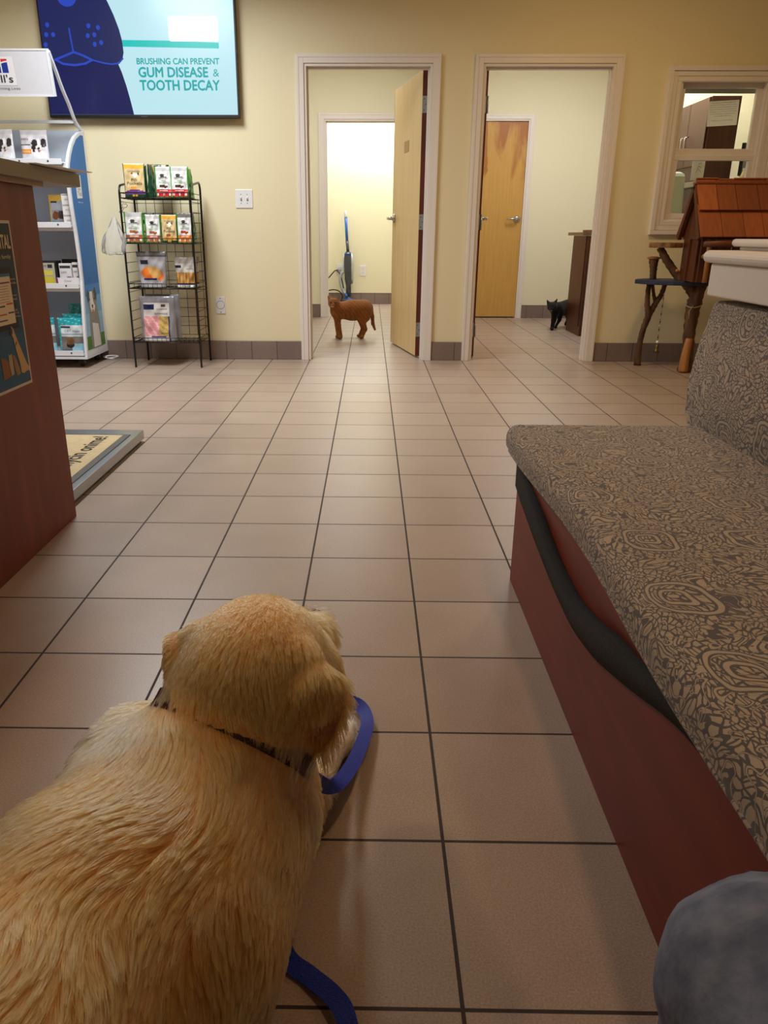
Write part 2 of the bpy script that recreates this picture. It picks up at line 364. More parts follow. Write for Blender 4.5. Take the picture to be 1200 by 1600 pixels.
def text_geo(s):
    """vertices (x, y) normalised to a unit box, and faces"""
    if s in _text_cache: return _text_cache[s]
    cu = bpy.data.curves.new('t', 'FONT'); cu.body = s; cu.resolution_u = 3
    ob = bpy.data.objects.new('t', cu); COL.objects.link(ob)
    dg = bpy.context.evaluated_depsgraph_get()
    me = bpy.data.meshes.new_from_object(ob.evaluated_get(dg))
    vs = [(v.co.x, v.co.y) for v in me.vertices]; fs = [tuple(p.vertices) for p in me.polygons]
    bpy.data.objects.remove(ob); bpy.data.curves.remove(cu); bpy.data.meshes.remove(me)
    x0, x1 = min(v[0] for v in vs), max(v[0] for v in vs); y0, y1 = min(v[1] for v in vs), max(v[1] for v in vs)
    vs = [((a-x0)/(x1-x0), (b-y0)/(y1-y0)) for a, b in vs]
    _text_cache[s] = (vs, fs); return vs, fs
def put_text(mb, s, o, ex, ey, material, bold=0.0):
    """o: lower-left corner, ex: full width vector, ey: full height vector"""
    vs, fs = text_geo(s); o, ex, ey = Vector(o), Vector(ex), Vector(ey)
    nrm = ex.cross(ey).normalized()
    offs = [(0, 0)] if not bold else [(0, 0), (bold, 0), (-bold, 0), (0, bold), (0, -bold)]
    for i, (bx, by) in enumerate(offs):
        mb.add([o+ex*a+ey*b+ex.normalized()*bx+ey.normalized()*by+nrm*0.00002*i for a, b in vs], fs, material)
def thing(name, label, cat, loc, group=None):
    o = bpy.data.objects.new(name, None); COL.objects.link(o); o.location = loc; o.empty_display_size = 0.1
    return tag(o, label, cat, group)
def tag(o, label, cat, group=None, kind=None):
    o['label'] = label; o['category'] = cat
    if group: o['group'] = group
    if kind: o['kind'] = kind
    return o
def struct(o): o['kind'] = 'structure'; return o
def dup(root, label, loc=None, rot=None, scale=None):
    r = root.copy(); COL.objects.link(r); r['label'] = label
    if loc is not None: r.location = loc
    if rot is not None: r.rotation_euler = rot
    if scale is not None: r.scale = scale
    for ch in list(root.children):
        c = ch.copy(); COL.objects.link(c); c.parent = r
        for g in list(ch.children):
            d = g.copy(); COL.objects.link(d); d.parent = c
    return r
def catmull(pts, n=8):
    P = [Vector(p) for p in pts]; P = [P[0]*2-P[1]]+P+[P[-1]*2-P[-2]]; out = []
    for i in range(1, len(P)-2):
        for k in range(n):
            t = k/n; a, b, c, d = P[i-1], P[i], P[i+1], P[i+2]
            out.append(0.5*((2*b)+(c-a)*t+(2*a-5*b+4*c-d)*t*t+(3*b-a-3*c+d)*t**3))
    out.append(P[-2]); return out
def ribbon(pts, wdir, width, thick, material, mb=None):
    """strap along pts; wdir: list of width directions"""
    mb = mb or MB(); n = len(pts); vs = []
    for i, p in enumerate(pts):
        p = Vector(p); t = (Vector(pts[min(i+1, n-1)])-Vector(pts[max(i-1, 0)])).normalized()
        wv = Vector(wdir[i]); wv = (wv-t*wv.dot(t)).normalized(); nn = t.cross(wv)
        for a, b in ((-1, -1), (1, -1), (1, 1), (-1, 1)): vs.append(p+wv*a*width/2+nn*b*thick/2)
    fs = [(i*4+k, i*4+(k+1) % 4, (i+1)*4+(k+1) % 4, (i+1)*4+k) for i in range(n-1) for k in range(4)]
    fs += [(3, 2, 1, 0), tuple((n-1)*4+k for k in range(4))]
    mb.add(vs, fs, material); return mb

# ------------------------------------------------------------------ implicit surfaces (animals, knee)
def smin(a, b, k):
    h = np.clip(0.5+0.5*(b-a)/k, 0, 1); return b*(1-h)+a*h-k*h*(1-h)
def cone_d(P, a, b, ra, rb):
    a, b = np.array(a, float), np.array(b, float); ba = b-a; L2 = (ba@ba)
    t = np.clip(((P-a)@ba)/L2, 0, 1); d = P-a-t[..., None]*ba
    return np.sqrt((d*d).sum(-1))-(ra+(rb-ra)*t)
def ell_d(P, c, r, rot=None):
    q = P-np.array(c, float)
    if rot is not None: q = q @ np.array(rot.to_matrix() if hasattr(rot, 'to_matrix') else rot)
    r = np.array(r, float); k0 = np.sqrt(((q/r)**2).sum(-1)); k1 = np.sqrt(((q/(r*r))**2).sum(-1))
    return k0*(k0-1)/np.maximum(k1, 1e-9)
def field(P, prims):
    d = None
    for p in prims:
        k = p[-1]
        e = cone_d(P, *p[1:5]) if p[0] == 'c' else ell_d(P, *p[1:4])
        d = e if d is None else smin(d, e, k)
    return d
def surface_nets(prims, lo, hi, h, floor=None):
    lo, hi = np.array(lo, float), np.array(hi, float)
    n = np.ceil((hi-lo)/h).astype(int)+1
    ax = [lo[i]+h*np.arange(n[i]) for i in range(3)]
    P = np.stack(np.meshgrid(*ax, indexing='ij'), -1)
    f = field(P, prims)
    if floor is not None: f = np.maximum(f, floor-P[..., 2])
    s = f < 0
    cs = [(i, j, k) for i in (0, 1) for j in (0, 1) for k in (0, 1)]
    sl = lambda A, c: A[c[0]:A.shape[0]-1+c[0], c[1]:A.shape[1]-1+c[1], c[2]:A.shape[2]-1+c[2]]
    cnt = sum(sl(s, c).astype(int) for c in cs); act = (cnt > 0) & (cnt < 8)
    acc = np.zeros(act.shape+(3,)); num = np.zeros(act.shape)
    for i, a in enumerate(cs):
        for b in cs[i+1:]:
            if sum(abs(a[q]-b[q]) for q in range(3)) != 1: continue
            fa, fb = sl(f, a), sl(f, b); x = (fa < 0) != (fb < 0)
            t = np.where(x, fa/np.where(x, fa-fb, 1), 0)
            pa, pb = np.array(a, float), np.array(b, float)
            acc += x[..., None]*(pa+t[..., None]*(pb-pa)); num += x
    idx = -np.ones(act.shape, int); w_ = np.argwhere(act); idx[act] = np.arange(len(w_))
    V = lo+h*(w_+acc[act]/num[act][:, None])
    F_ = []
    for a in range(3):
        b, c = (a+1) % 3, (a+2) % 3
        s0 = np.take(s, range(0, s.shape[a]-1), a); s1 = np.take(s, range(1, s.shape[a]), a)
        e = np.argwhere(s0 != s1)
        e = e[(e[:, b] > 0) & (e[:, c] > 0) & (e[:, b] < s.shape[b]-1) & (e[:, c] < s.shape[c]-1)]
        q = []
        for db, dc in ((-1, -1), (0, -1), (0, 0), (-1, 0)):
            g = e.copy(); g[:, b] += db; g[:, c] += dc; q.append(idx[g[:, 0], g[:, 1], g[:, 2]])
        q = np.stack(q, 1); flip = ~s[e[:, 0], e[:, 1], e[:, 2]]; q[flip] = q[flip][:, ::-1]; F_.append(q)
    return V, np.concatenate(F_)
def sdf_object(name, prims, lo, hi, h, material, loc, floor=None, parent=None, displace=None):
    V, Fq = surface_nets(prims, lo, hi, h, floor)
    if displace is not None: V = displace(V)
    off = np.array(world_loc(parent) if parent is not None else Vector(loc))
    me = bpy.data.meshes.new(name); me.from_pydata((V-off).tolist(), [], Fq.tolist())
    me.polygons.foreach_set('use_smooth', [True]*len(me.polygons)); me.materials.append(material); me.update()
    o = bpy.data.objects.new(name, me); COL.objects.link(o)
    if parent is not None: o.parent = parent
    else: o.location = loc
    return o

# ================================================================== THE ROOM
YB, YI = 5.574, 5.694           # lobby back wall: near face, far face
DX1, DX2 = (-0.61, 0.30), (0.653, 1.578)
DTOP = 2.05
WX, WZ = (2.045, 2.665), (1.03, 1.965)     # pass-through window opening
b = MB(); b.box(-4.0, 4.0, -2.6, 11.4, -0.1, 0.0, M_FLOOR); struct(b.build('floor'))
b = MB(); b.box(-4.0, 4.0, -2.6, 11.4, CEIL, CEIL+0.1, M_CEIL); struct(b.build('ceiling'))
b = MB()
b.box(-4.0, DX1[0], YB, YI, 0, CEIL, M_WALL); b.box(DX1[0], DX1[1], YB, YI, DTOP, CEIL, M_WALL)
b.box(DX1[1], DX2[0], YB, YI, 0, CEIL, M_WALL); b.box(DX2[0], DX2[1], YB, YI, DTOP, CEIL, M_WALL)
b.box(DX2[1], WX[0], YB, YI, 0, CEIL, M_WALL); b.box(WX[0], WX[1], YB, YI, 0, WZ[0], M_WALL); b.box(WX[0], WX[1], YB, YI, WZ[1], CEIL, M_WALL)
b.box(WX[1], 4.0, YB, YI, 0, CEIL, M_WALL); struct(b.build('wall_back'))
b = MB(); b.box(-4.1, -4.0, -2.6, 11.4, 0, CEIL, M_WALL); struct(b.build('wall_left'))
b = MB(); b.box(4.0, 4.1, -2.6, 11.4, 0, CEIL, M_WALL); struct(b.build('wall_right'))
b = MB(); b.box(-4.0, 4.0, -2.7, -2.6, 0, CEIL, M_WALL); struct(b.build('wall_front'))
# rooms behind
YR = 8.99
ID1, ID1T = (-0.655, 0.255), 2.118
BD = (0.715, 1.628); BDT = 2.122
b = MB(); b.box(-4.0, ID1[0], YR, YR+0.12, 0, CEIL, M_WALL2); b.box(ID1[0], ID1[1], YR, YR+0.12, ID1T, CEIL, M_WALL2)
b.box(ID1[1], BD[0], YR, YR+0.12, 0, CEIL, M_WALL2); b.box(BD[0], BD[1], YR, YR+0.12, BDT, CEIL, M_WALL2); b.box(BD[1], 4.0, YR, YR+0.12, 0, CEIL, M_WALL2)
struct(b.build('wall_exam'))
b = MB(); b.box(0.43, 0.53, YI, 11.0, 0, CEIL, M_WALL2); struct(b.build('wall_partition'))
b = MB(); b.box(-1.75, -1.65, YI, 11.0, 0, CEIL, M_WALL2); struct(b.build('wall_side'))
b = MB(); b.box(-4.0, 4.0, 10.88, 11.0, 0, CEIL, M_WALL2); struct(b.build('wall_far'))
b = MB(); b.box(2.0, 2.06, YI, 7.1, 0, CEIL, M_WALL2); struct(b.build('wall_office'))
b = MB(); b.box(2.0, 4.0, 7.1, 7.15, 0, CEIL, M_WALL2); struct(b.build('wall_divider'))
b = MB(); b.box(2.62, 2.7, 7.16, YR, 0, CEIL, M_WALL2); struct(b.build('wall_corridor'))
# tile skirting
def skirting(name, spans, y, t=0.012, hgt=0.142):
    b = MB()
    for x0, x1 in spans: b.box(x0, x1, y-t, y, 0, hgt, M_BASE)
    struct(b.build(name, bevel=0.004))
skirting('baseboard_back', [(-4.0, DX1[0]-0.055), (DX1[1]+0.057, DX2[0]-0.056), (DX2[1]+0.056, 4.0)], YB)
skirting('baseboard_exam', [(-1.65, ID1[0]-0.067), (BD[1]+0.05, 2.62)], YR, hgt=0.148)
skirting('baseboard_far', [(-1.65, 0.43)], 10.88, hgt=0.153)
# door casings and jambs
def casing(name, x, top, y0, y1, cw=0.056, front=True, depth=0.02):
    b = MB(); prof = 0.012
    for s, xe in ((-1, x[0]), (1, x[1])):
        xa, xb = sorted((xe, xe+s*cw)); b.box(xa, xb, y0-depth, y0, 0, top+cw, M_TRIM)
        xa, xb = sorted((xe+s*cw*0.62, xe+s*cw*0.98)); b.box(xa, xb, y0-depth-0.003, y0-depth, 0, top+cw*0.98, M_TRIM)
        xa, xb = sorted((xe, xe-s*0.018)); b.box(xa, xb, y0-depth*0.5, y1, 0, top, M_TRIM)            # jamb
        xa, xb = sorted((xe-s*0.018, xe-s*0.030)); b.box(xa, xb, y0+0.03, y0+0.07, 0, top-0.018, M_TRIM)   # stop
    b.box(x[0], x[1], y0-depth, y0, top, top+cw, M_TRIM)
    b.box(x[0]-cw*0.62, x[1]+cw*0.62, y0-depth-0.003, y0-depth, top+cw*0.62, top+cw*0.98, M_TRIM)
    b.box(x[0]+0.018, x[1]-0.018, y0-depth*0.5, y1, top-0.018, top, M_TRIM)
    b.box(x[0]+0.030, x[1]-0.030, y0+0.03, y0+0.07, top-0.030, top-0.018, M_TRIM)
    return struct(b.build(name, bevel=0.003))
casing('trim_1', DX1, DTOP, YB, YI); casing('trim_2', DX2, DTOP, YB, YI)
casing('trim_3', ID1, ID1T, YR, YR+0.12, cw=0.064); casing('trim_4', BD, BDT, YR, YR+0.12, cw=0.05)

def lever(parent, base, nrm, along, mirror=1):
    """lever handle: rose on the door face at base, lever running along"""
    b = MB(); n, a = Vector(nrm).normalized(), Vector(along).normalized(); p = Vector(base)
    b.lathe([(0.034, 0), (0.038, 0.003), (0.036, 0.012), (0.020, 0.016), (0.014, 0.020), (0.013, 0.055)], p, M_CHROME, n)
    b.tube([p+n*0.046, p+n*0.060+a*0.012, p+n*0.064+a*0.06, p+n*0.058+a*0.125], [0.014, 0.014, 0.012, 0.010], M_CHROME, 10)
    return b.build('handle', parent)
def swing_door(name, hinge, free, z1, label_sign=False):
    """open leaf from hinge point to free edge"""
    h, f = Vector(hinge), Vector(free); d = (f-h).normalized(); n = Vector((-d.y, d.x, 0)); wd = (f-h).length; t = 0.044
    root = struct(bpy.data.objects.new(name, None)); COL.objects.link(root); root.location = h
    b = MB(); c = h+d*wd/2+Vector((0, 0, (z1+0.012)/2)); b.obox(c, d*(wd/2-0.002), n*t/2, (0, 0, (z1-0.012)/2-0.001), M_MAPLE); b.build('door_leaf', root, bevel=0.001)
    b = MB()
    for e in (h, f): b.obox(e+Vector((0, 0, (z1+0.012)/2)), d*0.0025, n*(t/2+0.0005), (0, 0, (z1-0.012)/2), M_DOOREDGE)
    b.build('edge_band', root)
    for z in (1.815, 1.02, 0.22):
        b = MB(); q = h-d*0.004+Vector((0, 0, z))
        b.obox(q+n*0.004, d*0.0025, n*0.020, (0, 0, 0.055), M_STEEL)
        b.lathe([(0.0065, -0.056), (0.0065, 0.056)], q-n*(t/2+0.004), M_STEEL, n=10)
        for k in (-0.035, 0, 0.035): b.lathe([(0.004, 0), (0.003, 0.0014)], q-d*0.0025+n*(0.004+0.006*(1 if k else -1))+Vector((0, 0, k)), M_SCREW, -d, n=8)
        b.build('hinge', root)
    return root, h, f, d, n, wd
d1, h, f, d, n, wd = swing_door('door_1', (0.262, 5.715, 0), (0.085, 6.60, 0), 2.036)
lever(d1, f-d*0.065+n*0.022+Vector((0, 0, 1.06)), n, -d); lever(d1, f-d*0.065-n*0.022+Vector((0, 0, 1.06)), -n, -d)
b = MB(); c = h+d*(wd*0.50)+n*0.0235+Vector((0, 0, 1.58)); b.obox(c, d*0.075, n*0.0012, (0, 0, 0.04), mat('sign_gold', (170, 134, 84), 0.4))
b.build('nameplate', d1)
d2, h, f, d, n, wd = swing_door('door_2', (0.690, 5.725, 0), (0.792, 6.63, 0), 2.036)
lever(d2, f-d*0.065-n*0.022+Vector((0, 0, 1.06)), -n, -d)
# closed door at the back of the second exam room
d3 = struct(bpy.data.objects.new('door_3', None)); COL.objects.link(d3); d3.location = (1.628, YR, 0)
b = MB(); b.box(BD[0]+0.02, BD[1]-0.019, YR+0.012, YR+0.056, 0.012, BDT-0.02, M_FLAME); b.build('door_leaf', d3, bevel=0.001)
lever(d3, (1.553, YR+0.012, 1.10), (0, -1, 0), (-1, 0, 0))
b = MB(); b.box(1.6085, 1.6105, YR+0.008, YR+0.04, 1.045, 1.145, M_STEEL); b.build('latch_plate', d3)
# strike plate on the inner doorway
b = MB(); b.box(-0.6375, -0.636, YR+0.02, YR+0.055, 1.0, 1.10, M_STEEL); struct(b.build('trim_5'))

# pass-through window -------------------------------------------------------
win = struct(bpy.data.objects.new('window_1', None)); COL.objects.link(win); win.location = (2.35, YB, 1.0)
b = MB()
def frame_rect(b, x0, x1, z0, z1, wd, y0, y1, m):
    b.box(x0, x1, y0, y1, z1-wd, z1, m); b.box(x0, x1, y0, y1, z0, z0+wd, m)
    b.box(x0, x0+wd, y0, y1, z0+wd, z1-wd, m); b.box(x1-wd, x1, y0, y1, z0+wd, z1-wd, m)
frame_rect(b, 1.948, 2.762, 0.935, 2.036, 0.10, YB-0.016, YB, M_TRIM)
frame_rect(b, 1.950, 2.760, 0.938, 2.034, 0.030, YB-0.034, YB-0.016, M_TRIM)
frame_rect(b, 1.982, 2.728, 0.970, 2.002, 0.030, YB-0.024, YB-0.016, M_TRIM)
frame_rect(b, 2.014, 2.696, 1.002, 1.970, 0.030, YB-0.020, YB-0.016, M_TRIM)
b.build('casing', win, bevel=0.005)
b = MB(); frame_rect(b, WX[0]+0.0, WX[1], WZ[0], WZ[1], 0.018, YB-0.004, YI, M_TRIM); b.build('frame', win, bevel=0.002)
b = MB(); frame_rect(b, 2.063, 2.647, 1.470, 1.947, 0.038, YB+0.05, YB+0.085, M_TRIM); b.box(2.063, 2.647, YB+0.042, YB+0.085, 1.470, 1.520, M_TRIM); us = b.build('sash', win, bevel=0.003)
b = MB(); b.box(2.095, 2.615, YB+0.066, YB+0.069, 1.512, 1.917, M_GLASS); b.build('pane', us)
b = MB(); frame_rect(b, 2.063, 2.647, 1.048, 1.476, 0.036, YB+0.012, YB+0.046, M_TRIM); ls = b.build('sash', win, bevel=0.003)
b = MB(); b.box(2.095, 2.615, YB+0.028, YB+0.031, 1.08, 1.445, M_GLASS); b.build('pane', ls)
b = MB(); b.box(2.12, 2.30, YB+0.004, YB+0.03, 1.050, 1.068, M_TRIM); b.build('lift_rail', ls)
# office behind the glass
b = MB(); b.box(2.06, 3.9, 5.71, 6.0, 1.93, 2.05, mat('grey_soffit', (120, 116, 96), 0.7)); struct(b.build('ceiling_office'))
t = thing('tall_cabinet', 'dark cherry tall cabinet seen behind the pass-through window glass', 'cabinet', (2.67, 6.6, 1.345))
b = MB(); b.box(2.56, 2.79, 6.30, 7.08, 1.343, 1.96, M_DARKWOOD); b.build('body', t, bevel=0.002)
for y0, y1 in ((6.32, 6.70), (6.705, 7.07)):
    b = MB(); b.box(2.545, 2.56, y0, y1, 1.47, 1.955, M_DARKWOOD); dd = b.build('door', t, bevel=0.002)
    yh = 6.66 if y0 < 6.5 else 6.745
    b = MB(); b.tube([(2.545, yh, 1.60), (2.515, yh, 1.605), (2.515, yh, 1.70), (2.545, yh, 1.705)], 0.006, M_CHROME, 8); b.build('handle', dd)
t = thing('office_counter', 'grey office worktop behind the lower window pane', 'counter', (3.0, 6.5, 0))
b = MB(); b.box(2.50, 3.9, 6.10, 7.09, 1.30, 1.342, mat('grey_laminate', (150, 140, 122), 0.4)); b.build('top', t, bevel=0.004)
b = MB(); b.box(2.54, 3.9, 6.14, 7.09, 0, 1.30, M_DARKWOOD); b.build('body', t)
t = thing('monitor', 'black monitor seen edge-on behind the right of the lower window pane', 'monitor', (2.87, 6.25, 1.342))
b = MB(); b.obox((2.86, 6.26, 1.50), (0.035, 0.05, 0), (-0.012, 0.008, 0), (0, 0, 0.12), M_BLACK); b.build('screen', t, bevel=0.004)
b = MB(); b.lathe([(0.06, 0), (0.06, 0.008), (0.012, 0.014), (0.012, 0.06)], (2.87, 6.27, 1.342), M_BLACK); b.build('stand', t)
b = MB(); b.lathe([(0.028, 0), (0.032, 0.02), (0.02, 0.05), (0.013, 0.075), (0.016, 0.085), (0.014, 0.088)], (2.83, 6.13, 1.342), mat('cream_ceramic', (220, 200, 150), 0.4))
tag(b.build('vase', loc=(2.83, 6.13, 1.342)), 'small cream vase beside the black monitor behind the window', 'vase')
b = MB(); b.obox((2.495, 6.22, 1.44), (0.055, 0.015, 0), (0.0004, -0.0015, 0), (0, 0, 0.096), mat('paper', (238, 236, 228), 0.7))
for k in range(3): b.tube([(2.475+0.01*k, 6.21, 1.40+0.03*k), (2.495, 6.214, 1.43+0.02*k), (2.52, 6.222, 1.41+0.03*k)], 0.0015, flat((90, 90, 90)), 4)
tag(b.build('notice', loc=(2.495, 6.22, 1.342)), 'white sheet with pen scribbles propped beside the cherry cabinet in the office', 'paper')
t = thing('office_chair', 'pale green white high-backed office chair behind the lower left of the window', 'chair', (2.32, 6.1, 0))
MCH = mat('pale_green_vinyl', (206, 214, 188), 0.5, var=0.06)
b = MB(); b.obox((2.30, 6.16, 1.20), (0.085, 0.04, 0), (-0.02, 0.035, 0.0), (-0.01, 0, 0.205), MCH); b.build('backrest', t, bevel=0.035)
b = MB(); b.obox((2.26, 5.99, 0.78), (0.13, 0.05, 0), (-0.05, 0.12, 0), (0, 0, 0.04), MCH); b.build('seat', t, bevel=0.03)
b = MB(); b.tube([(2.27, 6.13, 1.1), (2.27, 6.13, 0.85), (2.26, 6.0, 0.73)], 0.02, M_BLACK); b.lathe([(0.025, 0.05), (0.025, 0.74)], (2.26, 5.99, 0), M_BLACK)
b.build('stem', t)
b = MB()
for k in range(5):
    a = k*1.2566+0.3; b.tube([(2.26, 5.99, 0.08), (2.26+0.17*math.cos(a), 5.99+0.17*math.sin(a), 0.045)], 0.018, M_BLACK, 8); b.ball((2.26+0.17*math.cos(a), 5.99+0.17*math.sin(a), 0.026), 0.025, M_BLACK, 6)
b.build('base', t)
b = MB(); ox, ey = Vector((2.283, YB+0.062, 1.662)), None
A, Bv, Cv = Vector((2.283, YB+0.062, 1.826)), Vector((2.497, YB+0.062, 1.838)), Vector((2.290, YB+0.062, 1.665))
ex = Bv-A; eyv = A-Cv
b.obox((A+Bv+Cv+Cv+ex)/4, ex/2, (0, 0.0002, 0), eyv/2, M_PAPER)
for k, (s, x0, x1) in enumerate((('Due to the current situation please wait', 0.10, 0.90), ('outside the building and call us when', 0.06, 0.92), ('you arrive so that we may bring your pet', 0.05, 0.94), ('inside. We will take a history by phone', 0.06, 0.92), ('and return your pet to you when the visit', 0.05, 0.93), ('is over. Please wear a mask if you must', 0.08, 0.90), ('enter the lobby. Thank you.', 0.22, 0.78), ('Thank you for understanding', 0.14, 0.84))):
    zz = 0.90-0.088*k - (0.09 if k == 7 else 0)
    put_text(b, s, Cv+ex*x0+eyv*zz+Vector((0, -0.0012, 0)), ex*(x1-x0), eyv*0.045, flat((70, 70, 80)))
tag(b.build('notice', loc=A), 'white printed notice taped high on the upper window pane', 'notice')

# switches and outlets -------------------------------------------------------
def plate(name, label, x0, x1, z0, z1, y, kind):
    t = thing(name, label, 'wall plate', ((x0+x1)/2, y, (z0+z1)/2)); cx, cz = (x0+x1)/2, (z0+z1)/2
    b = MB(); b.box(x0, x1, y-0.006, y, z0, z1, M_WHITE); b.build('plate', t, bevel=0.003)
    if kind == 'switch':
        for dx in (-0.023, 0.023):
            b = MB(); b.box(cx+dx-0.006, cx+dx+0.006, y-0.0075, y-0.006, cz-0.013, cz+0.013, mat('grey_slot', (190, 188, 184), 0.4)); b.obox((cx+dx, y-0.012, cz+0.004), (0.004, 0, 0), (0, 0.007, 0.004), (0, -0.003, 0.006), M_WHITE); b.build('toggle', t, bevel=0.001)
            for s in (-1, 1):
                b = MB(); b.lathe([(0.0035, 0), (0.003, 0.001)], (cx+dx, y-0.006, cz+s*0.03), M_SCREW, (0, -1, 0), 8); b.build('screw', t)
    elif kind == 'vacuum':
        b = MB(); n = 24; ring = []
        for k in range(n+1):
            a = 2*math.pi*k/n; r = 0.026+0.004*math.cos(2*a); ring.append((cx+r*math.cos(a), y-0.0065, cz+0.003+1.35*r*math.sin(a)))
        b.tube(ring, 0.0012, flat((90, 88, 86)), 5, False); b.build('flap_outline', t)
        for s in (-1, 1):
            b = MB(); b.lathe([(0.004, 0), (0.003, 0.0012)], (cx, y-0.006, cz+s*0.052), M_SCREW, (0, -1, 0), 8); b.build('screw', t)
    else:
        for s in (-1, 1):
            b = MB(); b.box(cx-0.016, cx+0.016, y-0.0085, y-0.006, cz+s*0.028-0.017, cz+s*0.028+0.017, M_WHITE)
            for e in (-1, 1): b.box(cx+e*0.006-0.0012, cx+e*0.006+0.0012, y-0.009, y-0.0084, cz+s*0.028-0.003, cz+s*0.028+0.008, M_BLACK)
            b.build('socket', t, bevel=0.001)
    return t
plate('light_switch', 'white double toggle light switch on wall right of the treat rack', -1.133, -1.006, 1.110, 1.238, YB, 'switch')
plate('outlet_cover', 'white wall inlet cover with oval flap right of the treat rack', -1.327, -1.254, 0.348, 0.476, YB, 'vacuum')
plate('outlet', 'white wall outlet to the right of the vacuum in far room', -0.277, -0.185, 0.378, 0.520, 10.88, 'outlet')
plate('outlet', 'white wall outlet to the left of the vacuum in far room', -0.605, -0.510, 0.415, 0.542, 10.88, 'outlet')

# ================================================================== TELEVISION
TY = 5.50
tv = thing('television', 'large wall-mounted television showing a dental slide with navy dog face', 'television', (-1.74, TY, 2.08))
TX0, TX1, TZ0, TZ1 = -2.418, -1.064, 1.699, 2.470
b = MB(); b.box(TX0, TX1, TY, TY+0.052, TZ0, TZ1, M_BLACK); b.box(-1.99, -1.49, TY+0.052, YB-0.001, 1.90, 2.30, M_BLACK); b.build('cabinet', tv, bevel=0.003)
S0, S1, SZ0, SZ1 = TX0+0.010, TX1-0.012, TZ0+0.020, TZ1-0.010
b = MB(); b.box(S0, S1, TY-0.002, TY+0.001, SZ0, SZ1, glow('screen_pale_cyan', (190, 232, 242), 0.97)); scr = b.build('screen', tv)
def clipx(p): return [(min(max(a, S0+0.001), S1-0.001), min(max(c, SZ0+0.001), SZ1-0.001)) for a, c in p]
NAVY, NAVY2, BLUE = glow('screen_navy', (10, 20, 92), 0.75), glow('screen_navy_face', (22, 36, 100), 0.75), glow('screen_blue', (40, 78, 210), 0.75)
b = MB()
body = [(S0, SZ0), (-1.815, SZ0), (-1.83, 1.80), (-1.852, 1.90), (-1.875, 1.98), (-1.90, 2.045), (-1.95, 2.06), (S0, 2.06)]
b.flat(body, TY-0.0025, 'xz', NAVY)
face = [(S0, 2.05), (-2.33, 2.058), (-2.25, 2.085), (-2.199, 2.108), (-2.14, 2.085), (-2.06, 2.052), (-1.97, 2.035), (-1.90, 2.038), (-1.862, 2.06), (-1.850, 2.10), (-1.853, 2.17), (-1.868, 2.24), (-1.895, 2.32), (-1.93, 2.40), (-1.965, SZ1), (S0, SZ1)]
b.flat(face, TY-0.003, 'xz', NAVY2)
mth = [(-2.33, 2.058), (-2.25, 2.085), (-2.199, 2.103), (-2.14, 2.085), (-2.075, 2.056), (-2.12, 2.035), (-2.20, 2.024), (-2.28, 2.032)]
b.flat(mth, TY-0.0033, 'xz', NAVY2)
def stroke(pts, wd, d, m):
    for i in range(len(pts)-1):
        p, q = Vector((*pts[i], 0)), Vector((*pts[i+1], 0)); t = (q-p).normalized(); nn = Vector((-t.y, t.x, 0))*wd/2; e = t*wd*0.25
        b.flat([tuple((p-e-nn)[:2]), tuple((q+e-nn)[:2]), tuple((q+e+nn)[:2]), tuple((p-e+nn)[:2])], d-0.00004*i, 'xz', m)
stroke([(a[0], a[1]) for a in mth]+[mth[0]], 0.014, TY-0.0036, BLUE)
stroke([(-2.075, 2.056), (-2.0, 2.038), (-1.94, 2.030), (-1.89, 2.036), (-1.858, 2.065)], 0.010, TY-0.0036, BLUE)
stroke([(-2.33, 2.058), (-2.37, 2.045), (S0+0.006, 2.04)], 0.010, TY-0.0036, BLUE)
stroke([(-2.199, 2.103), (-2.207, 2.18), (-2.212, 2.245)], 0.011, TY-0.0036, BLUE)
nose = [(-2.205+0.065*math.cos(a), 2.425+(0.055 if math.sin(a) < 0 else 0.035)*math.sin(a)) for a in [k*math.pi/10 for k in range(20)]]
b.flat(nose, TY-0.0036, 'xz', BLUE)
for x, z in ((-2.076, 2.259), (-2.011, 2.249), (-2.041, 2.207), (-2.087, 2.201), (-1.999, 2.160), (-2.045, 2.150), (-2.359, 2.265), (-2.373, 2.207), (-2.326, 2.207), (-2.386, 2.147)):
    b.flat([(x+0.014*math.cos(k*math.pi/6), z+0.015*math.sin(k*math.pi/6)) for k in range(12)], TY-0.0036, 'xz', BLUE)
b.build('dog_picture', scr)
b = MB(); TURQ = glow('screen_turquoise', (0, 214, 206), 0.8); TXT = glow('screen_teal_text', (0, 168, 168), 0.95)
b.flat([(-1.852, 2.176), (-1.53, 2.172), (-1.186, 2.160), (-1.186, 2.125), (-1.852, 2.136)], TY-0.0026, 'xz', TURQ)
rr = []
for cx, cz, a0 in ((-1.20, 2.302, 0), (-1.513, 2.302, 90), (-1.513, 2.182, 180), (-1.20, 2.182, 270)):
    rr += [(cx+0.014*math.cos(math.radians(a0+k*22.5)), cz+0.014*math.sin(math.radians(a0+k*22.5))) for k in range(5)]
b.flat(rr, TY-0.003, 'xz', glow('screen_white', (255, 255, 255), 1.35))
b.build('toothbrush_picture', scr)
b = MB()
put_text(b, 'BRUSHING CAN PREVENT', (-1.764, TY-0.003, 2.030), (0.575, 0, 0), (0, 0, 0.037), TXT, 0.0015)
b.build('lettering', scr, fixn=False); b = MB()
put_text(b, 'GUM DISEASE', (-1.757, TY-0.003, 1.952), (0.484, 0, 0), (0, 0, 0.060), TXT, 0.0025)
b.build('lettering', scr, fixn=False); b = MB()
put_text(b, '&', (-1.237, TY-0.003, 1.955), (0.043, 0, 0), (0, 0, 0.046), TXT)
b.build('lettering', scr, fixn=False); b = MB()
